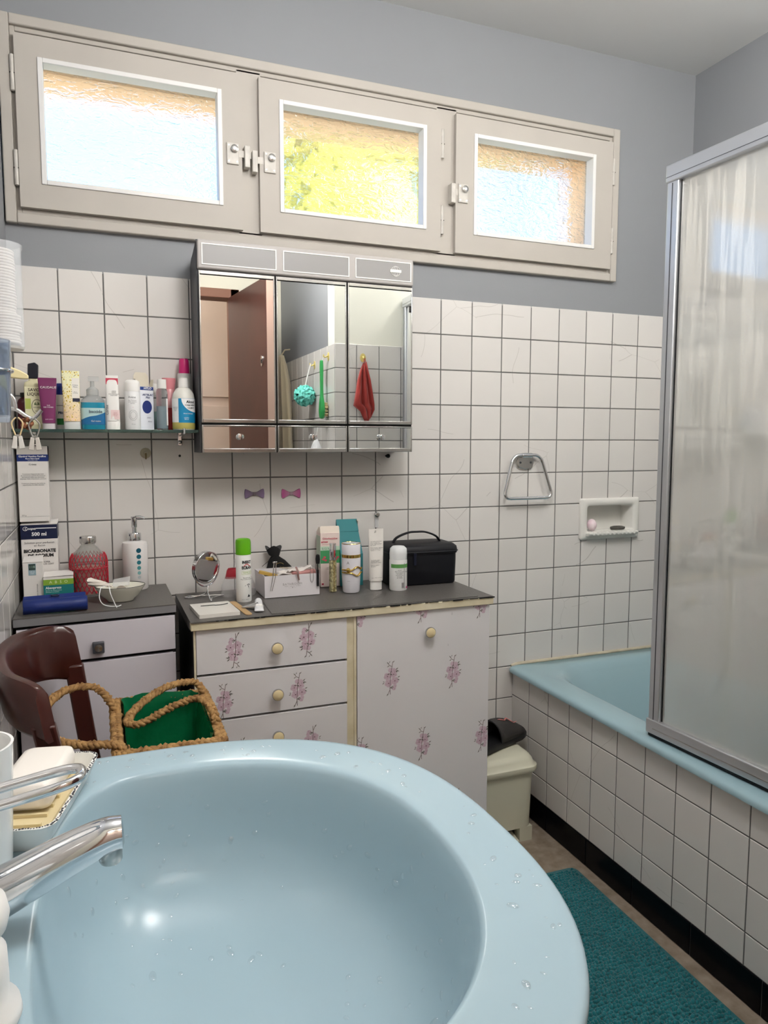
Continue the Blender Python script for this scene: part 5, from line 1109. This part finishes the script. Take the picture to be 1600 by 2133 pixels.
# soap dispenser with dots
dp = thing('soap_dispenser', 'white soap dispenser with a column of teal dots and chrome pump', 'soap dispenser', (.1660, -.052, CZ))
MB().lathe([(.001, 0), (.030, 0), (.0325, .003), (.0328, .120), (.0310, .127), (.020, .130), (.001, .130)], n=44).build('bottle', mat('white glazed ceramic', C(228, 224, 222), .25), dp, smooth=50)
MB().lathe([(.001, .130), (.0165, .130), (.0170, .132), (.0170, .150), (.0160, .152), (.006, .153), (.006, .166), (.0078, .167), (.0078, .192), (.0085, .193), (.0085, .196), (.001, .197)], n=32).build('pump', M_CHROME, dp, smooth=40)
MB().tube(bez([(.004, -.001, .194), (.016, -.008, .1945), (.026, -.013, .192)], 5), [.0042] * 6 + [.0036] * 4 + [.003], 12).build('spout', M_CHROME, dp)
for k, (z, r, c) in enumerate(((.1075, .0066, (8, 84, 104)), (.0910, .0061, (14, 96, 112)), (.0755, .0056, (34, 112, 124)), (.0610, .0052, (70, 142, 146)), (.0475, .0047, (124, 172, 172)), (.0355, .0042, (176, 184, 186)))):
    a0 = .24; pts = [(.0332 * sin(a0 + r * cos(b) / .0332), -.0332 * cos(a0 + r * cos(b) / .0332), z + r * sin(b)) for b in [2 * pi * q / 20 for q in range(20)]]
    MB().poly(pts).build('dot', ink(*c), dp, smooth=0)
# oval bowl with bits in it
bw = thing('oval_bowl', 'white oval china bowl with dark rim line on the corner cabinet', 'bowl', (.1220, -.196, CZ), .03)
def el(rx, ry, z): return ell(rx, ry, z, 48)
MB().loft([el(.030, .024, 0), el(.032, .026, .002), el(.033, .027, .005), el(.046, .037, .016), el(.055, .044, .030), el(.060, .049, .037), el(.0605, .0495, .0385), el(.058, .047, .038), el(.051, .041, .028), el(.040, .031, .014), el(.02, .016, .008)]).build('bowl', mat('cream china', C(222, 220, 206), .12), bw, smooth=60)
MB().tube([(.0590 * cos(2 * pi * k / 48), .0480 * sin(2 * pi * k / 48), .0388) for k in range(48)], .0008, 5, closed=True).build('rim_line', ink(30, 30, 34), bw)
o = MB().lathe([(.0005, 0), (.0115, 0), (.0115, .0022), (.0005, .0025)], n=28).build('metal_disc', mat('dull metal', C(150, 140, 128), .35, metal=.8), None); o.location = (.124, -.212, CZ + .030); o.rotation_euler = (.75, .1, 0); tag(o, 'round dull metal disc leaning in the oval bowl', 'disc')
o = MB().prism([(-.022, 0, -.012), (.020, 0, -.008), (.022, 0, .014), (-.018, 0, .008)], (0, .0008, 0)).build('clear_sachet', mat('clear film', C(232, 232, 232), .15, alpha=.4), None, smooth=0); o.location = (.125, -.172, CZ + .042); o.rotation_euler = (-.3, 0, -.1); tag(o, 'clear plastic sachet standing at the back of the oval bowl', 'sachet')
bg_ = thing('drawstring_bag', 'crumpled white cloth bag with long cords hanging over the bowl', 'bag', (.0840, -.210, CZ + .0375), .0)
rr_ = random.Random(9); rows = []
for k, (x, rad, z) in enumerate(((-.036, .011, .018), (-.030, .0125, .0165), (-.018, .0115, .0135), (-.006, .010, .0115), (.006, .0075, .0075), (.014, .0045, .004), (.020, .002, .001))):
    rows.append([(x + rr_.gauss(0, .0018), rad * (1 + .22 * sin(5 * 2 * pi * j / 20 + k)) * cos(2 * pi * j / 20), z + .72 * rad * (1 + .25 * sin(4 * 2 * pi * j / 20 + 2 * k)) * sin(2 * pi * j / 20)) for j in range(20)])
MB().loft(rows, cap0=False).build('cloth', mat('white cotton cloth', C(222, 214, 204), .9), bg_, smooth=70)
MB().tube(bez([(.006, -.012, .006), (-.006, -.026, .0060), (-.011, -.044, -.008), (-.010, -.050, -.020), (-.002, -.053, -.031), (.014, -.056, -.0360), (.030, -.060, -.0362), (.034, -.054, -.0360), (.037, -.050, -.0360)], 6), .0011, 6).build('cord', M_INKW, bg_)
MB().tube(bez([(.010, -.010, .006), (.012, -.036, .0068), (.014, -.052, -.006), (.022, -.056, -.028), (.026, -.064, -.0362), (.027, -.072, -.0362)], 6), .0011, 6).build('cord', M_INKW, bg_)

# ================================================================ THINGS ON THE DRESSER
DZ = .8208; DZ1 = .8192
# round make-up mirror
mm = thing('makeup_mirror', 'round chrome make-up mirror on a wire stand on the dresser', 'mirror', (.3450, -.112, DZ1))
hd = D.objects.new('head', None); hd.empty_display_size = .02
def disc(mb, r0, r1, y0, y1, n=48): mb.loft([[(r * cos(2 * pi * k / n), y, r * sin(2 * pi * k / n)) for k in range(n)] for r, y in ((r0, y0), (r1, y0), (r1, y1), (r0, y1))], closed=True)
mb = MB(); disc(mb, .0405, .0445, -.006, .008); fr = mb.build('frame', M_CHROME, mm, bevel=.001)
mb = MB(); mb.loft([[(.041 * cos(2 * pi * k / 48), y, .041 * sin(2 * pi * k / 48)) for k in range(48)] for y in (-.004, .004)]); gm = mb.build('mirror_glass', M_MIRROR, fr)
fr.location = (0, 0, .088); fr.rotation_euler = (.10, 0, .62)
pts = [(-.046 * cos(.62), -.046 * sin(.62), .088)] + [(-.047 * cos(a) * cos(.62), -.047 * cos(a) * sin(.62), .088 - .052 * sin(a)) for a in [pi * k / 16 for k in range(1, 16)]] + [(.046 * cos(.62), .046 * sin(.62), .088)]
MB().tube(pts, .0018, 8).build('yoke', M_CHROME, mm)
MB().tube(bez([(.050, .03, .002), (-.03, .042, .002), (-.055, .034, .002), (-.04, .024, .002), (.0, .020, .012), (.004, .0, .036), (.002, -.012, .020), (.006, -.040, .002), (.012, -.012, .004), (.030, .010, .003), (.050, .03, .002)], 5), .0017, 8).build('wire_foot', M_CHROME, mm)
# clear pouch with red zip band
cz = thing('clear_pouch', 'clear plastic pouch with a red zip band beside the make-up mirror', 'pouch', (.4350, -.092, DZ1), .05)
M_FILM = mat('clear pouch film', C(236, 234, 236), .08, alpha=.22)
def prow(w, d, z, n=28): return ell(w, d, z, n, 2.6)
MB().loft([prow(.046, .024, 0), prow(.049, .026, .006), prow(.046, .023, .030), prow(.036, .015, .055)], cap1=False).build('film', M_FILM, cz, smooth=60)
MB().loft([prow(.037, .0155, .050), prow(.032, .012, .072), prow(.028, .008, .078)], cap0=False).build('red_band', mat('red pouch band', C(176, 26, 48), .35), cz, smooth=60)
MB().loft([prow(.014, .007, .078), prow(.012, .005, .100), prow(.006, .004, .104)]).build('spout', M_FILM, cz, smooth=60)
MB().cbox((.020, -.0145, .060), (.005, .002, .014)).build('zip_pull', M_CHROME_R, cz)
# insect repellent can
t = bottle('insect_spray', 'white insect repellent can with bright green cap on the dresser', .4350, -.172, DZ1, [(.001, 0), (.0195, 0), (.0203, .002), (.0203, .126), (.0195, .1275)], mat('white spray can', C(234, 234, 230), .3), [(.0206, .1275), (.0206, .160), (.0190, .167), (.014, .1695), (.001, .170)], mat('bright green plastic', C(96, 172, 20), .35), 'spray can')
lettering(t, 'INSECT', .0100, (.0060, -.0004, .1080), M_INKB, bend=.0206, bold=.0005, sx=.8); lettering(t, 'ECRAN', .0105, (.0060, -.0004, .0930), M_INKB, bend=.0206, bold=.0005, sx=.85)
MB().tube([(.0210 * sin(a), -.0210 * cos(a), .100 + .003 * sin(6 * a)) for a in [-.15 + .9 * k / 14 for k in range(15)]], .0009, 6).build('red_swoosh', ink(206, 30, 44), t)
mb = MB(); mb.tube([(.0209 * sin(a), -.0209 * cos(a), z) for a, z in [(-.42 + 1.35 * k / 12, .0835) for k in range(13)] + [(.93 - 1.35 * k / 12, .0755) for k in range(13)]], .0003, 4, closed=True); mb.build('lime_frame', ink(170, 190, 90), t)
lettering(t, 'FAMILLE', .0058, (.0055, -.0004, .0795), ink(150, 180, 60), bend=.0206); lettering(t, 'Répulsif peau\nPour toute la famille', .0042, (.0055, -.0004, .064), M_INKB, bend=.0206)
mb = MB()
for q in ([(0, .0), (.006, .004), (.010, .0025), (.006, .0015)], [(.003, .001), (.0045, -.001), (.008, -.011), (.0065, -.001)], [(.0, .001), (-.004, -.003), (-.003, -.0005)], [(.008, .002), (.012, -.001), (.010, .003)]): mb.poly([(.0207 * sin((x + .003) / .0207), -.0207 * cos((x + .003) / .0207), .046 + z) for x, z in q])
mb.build('insect_print', M_INKB, t, smooth=0)
mb = MB()
for q in ([(.006, 0), (.013, 0), (.0145, .004), (.011, .004), (.0105, .0085), (.008, .005)],): mb.poly([(.0207 * sin(x / .0207), -.0207 * cos(x / .0207), .014 + z) for x, z in q])
mb.build('tent_print', M_INKB, t, smooth=0); lettering(t, '50 ml   SPRAY', .0032, (.0, -.0004, .0075), M_INKG, bend=.0206)
# open white box with bits and bobs
wb_ = thing('open_white_box', 'open white cardboard box full of make-up things on the dresser', 'box', (.5700, -.168, DZ), 0)
M_BXL = mat('white lacquered board', C(222, 218, 220), .4)
for a, b_, nm in (((-.0775, 0, 0), (.0775, .002, .0600), 'front_panel'), ((-.0775, .002, 0), (-.0755, .126, .0600), 'side_panel'), ((.0755, .002, 0), (.0775, .126, .0600), 'side_panel'), ((-.0775, .126, 0), (.0775, .128, .0600), 'back_panel'), ((-.0755, .002, 0), (.0755, .126, .002), 'bottom')):
    p_ = box(nm, a, b_, M_BXL, wb_)
    if nm == 'front_panel': lettering(p_, 'BATHROOM', .0090, (.000, -.0004, .0340), ink(150, 146, 146), space=1.15); lettering(p_, 'cotton · make-up · brushes\n—— ● ——', .0042, (.000, -.0004, .0265), ink(160, 156, 156))
def inbox(x, y, z): return (.570 + x, -.168 + y, DZ + z)
o = MB().lathe([(.001, 0), (.030, 0), (.031, .004), (.001, .005)], n=20, sx=1.4, sy=1.2).build('black_makeup_bag', M_BLACK, None); o.location = inbox(-.028, .06, .0458); tag(o, 'black soft bag at the bottom of the open white box', 'bag')
cwt = thing('cotton_wipes', 'crumpled white cotton wipes sticking out of the open white box', 'wipes', inbox(.010, .045, .0500))
rows = []
for i in range(9): rows.append([(-.045 + .013 * j + rr_.gauss(0, .001), -.020 + .005 * i, .006 + .0016 * j + .006 * sin(j * 1.1 + i * .9) + rr_.gauss(0, .0015)) for j in range(9)])
o = MB().strip(rows).build('wipe', mat('white tissue', C(226, 218, 212), .95), cwt, smooth=80); s_ = o.modifiers.new('s', 'SOLIDIFY'); s_.thickness = .003; s_.offset = 1
rows = []
for i in range(7): rows.append([(-.015 + .010 * j + rr_.gauss(0, .001), -.022 + .005 * i, .014 + .0012 * j + .005 * sin(j * 1.3 + i)) for j in range(8)])
o = MB().strip(rows).build('wipe', MATS['white tissue'], cwt, smooth=80); s_ = o.modifiers.new('s', 'SOLIDIFY'); s_.thickness = .0025; s_.offset = 1
o = MB().loft([rr(-.026, -.008, .026, .008, .006, z, 4) for z in (0, .007)]).build('yellow_comb', mat('amber plastic', C(206, 168, 84), .35), None); o.location = inbox(-.062, .030, .058); o.rotation_euler = (0, .25, -.35); tag(o, 'amber plastic comb sticking out of the open white box', 'comb')
o = MB().box((-.034, -.012, 0), (.034, .012, .016)).build('rose_pouch', mat('old rose fabric', C(186, 132, 128), .7), None, bevel=.004); o.location = inbox(.040, .030, .0500); o.rotation_euler = (.15, -.1, .1); tag(o, 'old rose flat pouch in the open white box', 'pouch')
tw = thing('tweezers', 'steel tweezers hooked over the front of the open white box', 'tweezers', inbox(-.055, -.004, .0))
for s in (-1, 1): MB().tube([(.006 + s * .0028, -.001, .098), (.003 + s * .0035, -.002, .06), (-.006 + s * .0022, -.003, .020)], [.0024, .0022, .0014], 8, flat=.5).build('arm', M_CHROME_R, tw)
MB().cbox((.006, -.001, .098), (.012, .003, .005)).build('bridge', M_CHROME_R, tw, bevel=.001); MB().tube([(.005, -.001, .098), (.003, .008, .082), (.002, .010, .06)], .0012, 6).build('hook', M_CHROME_R, tw)
mk = thing('mascara_wand', 'black mascara wand hooked over the end of the open white box', 'mascara wand', inbox(.0715, -.005, 0))
MB().tube([(0, 0, .024), (0, 0, .070)], .0036, 10).build('handle', M_BLACK, mk); MB().tube([(0, 0, .070), (.0, .001, .086)], .0016, 8).build('stem', M_BLACK, mk); MB().lathe([(.001, .086), (.005, .088), (.0065, .100), (.005, .112), (.001, .114)], n=12).build('brush', M_BLACK, mk); MB().tube([(0, 0, .062), (0, .004, .0645), (0, .009, .060)], .0012, 6).build('hook', M_BLACK, mk)
sp_ = thing('safety_pin', 'thin wire safety pin hanging on the open white box edge', 'safety pin', inbox(.055, -.0015, .0)); MB().tube(bez([(-.004, 0, .075), (-.004, -.001, .045), (0, -.001, .036), (.004, -.001, .045), (.004, 0, .075), (0, .001, .082), (-.004, 0, .075)], 5), .0006, 6).build('wire', M_CHROME_R, sp_)
o = MB().tube(bez([(0, .010, .080), (.001, -.004, .070), (.003, -.002, .056), (.006, -.001, .045)], 4), [.003, .0032, .003, .003, .003, .003, .003, .003, .0028, .0026, .0024, .002, .0018], 8, flat=.5).build('hair_grip', mat('rose brown plastic', C(150, 118, 112), .4), None); o.location = inbox(.012, -.0045, 0); tag(o, 'rose brown hair grip on the front edge of the open white box', 'hair grip')
# black drawstring pouch leaning behind the box
bp = thing('black_drawstring_pouch', 'black drawstring pouch with gold lettering leaning at the wall', 'pouch', (.5720, -.0265, DZ), -.05)
M_VEL = mat('black velvet', C(14, 13, 14), .85, sheen=.15)
rows = []
for k, (w, d, z, xo) in enumerate(((.046, .010, 0, 0), (.050, .014, .006, 0), (.046, .015, .030, -.002), (.036, .013, .060, -.006), (.024, .010, .080, -.012), (.012, .007, .092, -.017), (.018, .010, .102, -.020), (.024, .009, .118, -.022))):
    rows.append([(xo + w * cos(2 * pi * j / 24) * (1 + .06 * sin(5 * 2 * pi * j / 24 + k)), d * sin(2 * pi * j / 24), z + (.006 * sin(3 * 2 * pi * j / 24) if k > 5 else 0)) for j in range(24)])
MB().loft(rows).build('pouch', M_VEL, bp, smooth=70); lettering(bp, 'CLEVERNESS', .0070, (.012, -.0165, .058), ink(176, 150, 84), tilt=-.12); MB().tube([(-.006 + .012 * cos(a), -.0155, .066 + .008 * sin(a)) for a in [.5 + 2.4 * k / 10 for k in range(11)]], .0006, 5).build('gold_arc', ink(176, 150, 84), bp)
MB().tube(bez([(-.02, -.006, .092), (-.045, -.008, .074), (-.056, -.004, .064)], 5), .0008, 5).build('cord', M_BLACK, bp)
# mouthwash carton
t, b = carton('mouthwash_carton', 'pale pink and green mouthwash carton with its flap open on the dresser', .7080, -.076, DZ, .058, .052, .160, mat('pale pink board', C(232, 214, 206), .5), -.06)
box('green_field', (-.0292, -.0004, .070), (.0292, -.0001, .108), ink(70, 150, 96), b); box('pale_field', (-.0292, -.0003, .108), (.0292, -.0001, .120), ink(190, 214, 190), b); box('green_side', (-.0294, 0, .055), (-.0291, .052, .150), ink(186, 200, 180), b)
lettering(b, 'Chlorhexidine', .0080, (-.0005, -.0008, .143), ink(196, 60, 86), bold=.0001, sx=.98); lettering(b, 'arrow', .0080, (-.017, -.0008, .1335), ink(196, 60, 86), bold=.0003); lettering(b, 'solution pour bain de bouche', .0036, (-.003, -.0008, .1265), ink(206, 120, 130)); lettering(b, '0,12 %', .0085, (-.014, -.0008, .1135), ink(84, 110, 100))
mb = MB()
for x, z in ((-.021, .082), (-.014, .079), (-.017, .088), (.018, .082), (.023, .087)): mb.loft([[(x + .0042 * cos(k * pi / 6), y, z + .003 * sin(k * pi / 6)) for k in range(12)] for y in (-.0005, -.0009)])
tag(mb.build('berry_print', ink(206, 84, 100), b), kind='stuff'); lettering(b, 'arôme\nmenthe', .0042, (-.005, -.0008, .055), M_INKG); box('mark', (-.026, -.0005, .006), (-.020, -.0001, .011), ink(176, 40, 70), b); lettering(b, '300 ml', .0042, (.012, -.0008, .008), ink(176, 80, 100))
MB().prism([(-.029, .001, .160), (.029, .001, .160), (.029, .006, .176), (.027, .0075, .1790), (-.026, .0075, .1790), (-.029, .006, .176)], (0, .0006, 0)).build('lid_flap', mat('board inside', C(226, 214, 200), .6), t, smooth=0); MB().prism([(-.0292, .004, .160), (-.0292, .050, .160), (-.024, .044, .174), (-.024, .012, .174)], (.0005, 0, 0)).build('side_flap', MATS['board inside'], t, smooth=0)
# teal paper bag
tl = thing('teal_paper_bag', 'teal folded paper bag standing against the tiles on the dresser', 'paper bag', (.7740, -.046, DZ), -.05)
M_TLP = mat('teal paper', C(44, 124, 130), .6)
MB().loft([[(x, y, z) for x, y in ((-.034, -.040), (.034, -.040), (.040, .036), (-.034, .036))] if z < .1 else [(x, y, z) for x, y in ((-.033, yy - dd), (.029, yy - dd), (.029, yy + dd), (-.033, yy + dd))] for z, yy, dd in ((0, 0, 0), (.095, 0, 0), (.165, .008, .014), (.192, .014, .003))]).build('bag', M_TLP, tl, smooth=0)
MB().prism([(-.034, -.008, .158), (.030, -.008, .158), (.030, .012, .193), (-.034, .012, .193)], (0, -.002, .001)).build('folded_flap', M_TLP, tl, smooth=0); MB().tube([(.029, -.006, .192), (.031, .008, .189), (.030, .012, .172)], .0035, 8).build('curl', mat('paper lining', C(206, 202, 190), .7), tl)
# gold-labelled mascara tube
t = thing('gold_mascara_tube', 'slim gold patterned mascara tube standing on the dresser', 'mascara tube', (.6925, -.150, DZ), .3)
box('tube', (-.0095, -.0060, 0), (.0095, .0060, .092), mat('pale gold print', C(214, 206, 160), .3, noise=(150, .3, C(70, 60, 40))), t, bevel=.0015); box('ridge', (-.001, -.0066, .002), (.001, -.0058, .090), mat('gold', C(206, 176, 96), .25, metal=.9), t)
MB().lathe([(.001, .092), (.0088, .092), (.0092, .094), (.0092, .138), (.0085, .140), (.001, .1405)], n=28).build('cap', M_CHROME, t, smooth=40); MB().cbox((0, -.0093, .110), (.003, .001, .020)).build('red_stripe', ink(170, 30, 40), t)
# white and gold perfume bottle
t = bottle('perfume_bottle', 'white perfume bottle with gold bands and a gold wave ornament', .7420, -.166, DZ, [(.001, 0), (.0225, 0), (.0245, .004), (.0268, .050), (.0272, .096), (.0268, .0995)], mat('white lacquer', C(226, 224, 230), .15), [(.0268, .1085), (.0270, .137), (.0255, .1395), (.001, .1395)], MATS['white lacquer'] if 'white lacquer' in MATS else None, 'perfume')
M_GOLD = mat('polished gold', C(214, 180, 100), .14, metal=1.0)
MB().lathe([(.0262, .099), (.0276, .100), (.0276, .108), (.0262, .109)], n=36).build('gold_band', M_GOLD, t, smooth=40); MB().tube([(.0262 * cos(2 * pi * k / 36), .0262 * sin(2 * pi * k / 36), .1393) for k in range(36)], .0011, 6, closed=True).build('gold_rim', M_GOLD, t)
for s in (1, -1): MB().tube([(.0284 * sin(a), -.0284 * cos(a), .062 + s * (.004 + .0085 * sin(pi * (a + .35) / 1.35) ** 2 if a > -.35 else .004)) for a in [-1.35 + 2.65 * k / 30 for k in range(31)]], .0030, 10, flat=.7).build('gold_wave', M_GOLD, t)
g = MB().lathe([(.0005, 0), (.0065, 0), (.005, .003), (.0005, .004)], n=20).build('gold_button', M_GOLD, t); g.rotation_euler = (pi / 2, 0, -.62); g.location = (-.0165, -.0235, .066)
lettering(t, 'A', .012, (-.018, -.0004, .086), M_INKG, bend=.0274); lettering(t, '100 ml', .003, (-.016, -.0004, .034), M_INKG, bend=.0266)
# white cream tube standing on its cap
t = tube_pack('white_cream_tube', 'tall white cream tube with fine black print standing on its cap', .8190, -.162, DZ, .176, .0230, .0180, .026, mat('white tube', C(230, 226, 220), .35), M_WHITEP, wbot=.0205, cry=.62)
lettering(t, '//', .0095, (-.003, -.0032, .168), M_INKB, bold=.0002); lettering(t, 'Gel crème lavant doux\npour le visage et le\ncorps. Usage quotidien.\nSans savon.\n\nMode d\'emploi : appliquer\nsur peau humide, faire\nmousser puis rincer.', .0037, (-.0195, -.0076, .128), M_INKB, align='LEFT'); lettering(t, 'Ingrédients : aqua,\nglycerin, sodium,\ncoco betaine, parfum.\n\nÉviter le contour\ndes yeux.', .0037, (-.0195, -.0118, .078), M_INKB, align='LEFT'); lettering(t, '200 ml   Fabriqué en France', .0028, (-.018, -.0136, .036), M_INKB, align='LEFT')
# white spray with green label
t = bottle('deodorant_spray', 'white spray can with domed clear cap and green label by the black bag', .8790, -.186, DZ, [(.001, 0), (.0245, 0), (.0258, .003), (.0258, .086), (.0248, .089)], mat('white enamel can', C(228, 228, 226), .3), [(.0250, .089), (.0254, .106), (.0240, .120), (.017, .1265), (.001, .128)], mat('milky cap', C(222, 224, 224), .3), 'spray can')
patch(t, 'green_band', .0260, -1.3, 1.2, .066, .077, ink(96, 156, 84)); patch(t, 'grey_seam', .0261, .30, .36, .006, .080, M_INKG); patch(t, 'magenta_mark', .0260, .62, 1.05, .006, .011, ink(206, 60, 130))
lettering(t, 'aérosol\nagiter avant emploi\nne pas exposer\nà la chaleur\nconserver hors\nde portée\ndes enfants', .0037, (-.006, -.0003, .049), M_INKB, bend=.0262); lettering(t, 'fleur', .008, (.019, -.0003, .055), ink(120, 120, 130), bend=.0262)
mb = MB()
for k in range(7): x = .000 + .0011 * k; mb.poly([(.0262 * sin((x + d) / .0262), -.0262 * cos((x + d) / .0262), z) for d, z in ((0, .008), (.0006 if k % 2 else .0004, .008), (.0006 if k % 2 else .0004, .024), (0, .024))])
tag(mb.build('barcode', M_INKB, t, smooth=0), kind='stuff')
# black vanity bag
vb = thing('vanity_bag', 'black zipped vanity bag with a top handle on the dresser', 'vanity bag', (.9820, -.082, DZ), -.035)
M_VB = mat('black nylon', C(12, 13, 20), .55, bump=(300, .15, .0008))
MB().loft([rr(-.103, -.066, .103, .066, .018, 0, 5), rr(-.106, -.069, .106, .069, .02, .005, 5), rr(-.108, -.070, .108, .070, .02, .070, 5), rr(-.108, -.070, .108, .070, .02, .094, 5)]).build('body', M_VB, vb, smooth=50)
lid = MB().loft([rr(-.111, -.073, .111, .073, .022, .092, 5), rr(-.112, -.074, .112, .074, .022, .100, 5), rr(-.110, -.072, .110, .072, .022, .112, 5), rr(-.102, -.064, .102, .064, .022, .119, 5), rr(-.06, -.03, .06, .03, .02, .122, 5)]).build('lid', M_VB, vb, smooth=50)
MB().tube([(x, y, .0985) for x, y, z in rr(-.1125, -.0745, .1125, .0745, .022, 0, 5)], .0016, 6, closed=True).build('zip', ink(26, 27, 34), lid); MB().cbox((-.034, -.0765, .079), (.009, .003, .036)).build('zip_pull', ink(20, 24, 44), lid, bevel=.001)
MB().tube(bez([(-.080, -.004, .116), (-.066, -.004, .136), (-.03, -.004, .150), (.0, -.004, .152), (.03, -.004, .150), (.064, -.004, .136), (.078, -.004, .116)], 6), .0095, 10, flat=.32).build('handle', M_VB, vb)
# flat things at the front
pt = MB().loft([rr(-.050, -.066, .050, .066, .003, z, 3) for z in (0, .0015, .0075, .009)]).build('white_tablet', mat('white ceramic slab', C(226, 222, 214), .25), None, smooth=40); pt.location = (.3420, -.268, DZ1 + .0002); pt.rotation_euler = (0, 0, .06); tag(pt, 'flat white ceramic tablet at the front corner of the dresser', 'tablet')
hp = MB().tube(bez([(-.036, .004, 0), (-.006, .0005, 0), (.002, -.004, 0), (.018, -.003, 0), (.034, .004, 0)], 5), .0010, 6).build('hair_pin', M_BLACK, None); hp.location = (.348, -.240, DZ1 + .0103); hp.rotation_euler = (0, 0, .1); tag(hp, 'thin dark hair pin lying on the white tablet', 'hair pin')
fl_ = MB().loft([[(x, y, z) for x, y, c in rr(-.0085, -.083, .0085, .083, .008, 0, 4)] for z in (0, .0018)]).build('wooden_file', mat('pale birch', C(190, 156, 112), .7, noise=(30, .15)), None, smooth=0); fl_.location = (.4095, -.258, DZ1 + .0003); fl_.rotation_euler = (0, 0, .085); tag(fl_, 'pale wooden nail file lying between tablet and small tubes', 'nail file')
def flat_tube(name, label, x, y, rz, L, r, m, mcap, txt=None):
    t = thing(name, label, 'tube', (x, y, DZ1 + r + .0004), rz); rg = []
    for i in range(8):
        f = i / 7.0; rg.append([(-L / 2 + L * f, r * (1 - .0 * f) * (1 + .25 * f) * cos(2 * pi * k / 20), (r * (1 - f) ** .8 + .0012) * sin(2 * pi * k / 20) - r * f * .6) for k in range(20)])
    MB().loft(rg).build('body', m, t, smooth=60); MB().loft([[(xx, q * cos(2 * pi * k / 16), q * sin(2 * pi * k / 16)) for k in range(16)] for xx, q in ((-L / 2 - .016, r * .55), (-L / 2 - .014, r * .7), (-L / 2, r * .75))]).build('cap', mcap, t, smooth=40)
    return t
flat_tube('white_ointment_tube', 'small white flattened ointment tube with grey print by the spray can', .4520, -.282, -1.75, .080, .0095, mat('white metal tube', C(226, 226, 228), .3, noise=(90, .18)), M_WHITEP)
flat_tube('silver_ointment_tube', 'short silver crumpled tube lying beside the wooden file', .4320, -.272, 2.4, .040, .0085, mat('silver foil tube', C(206, 206, 208), .25, metal=.7), M_WHITEP)
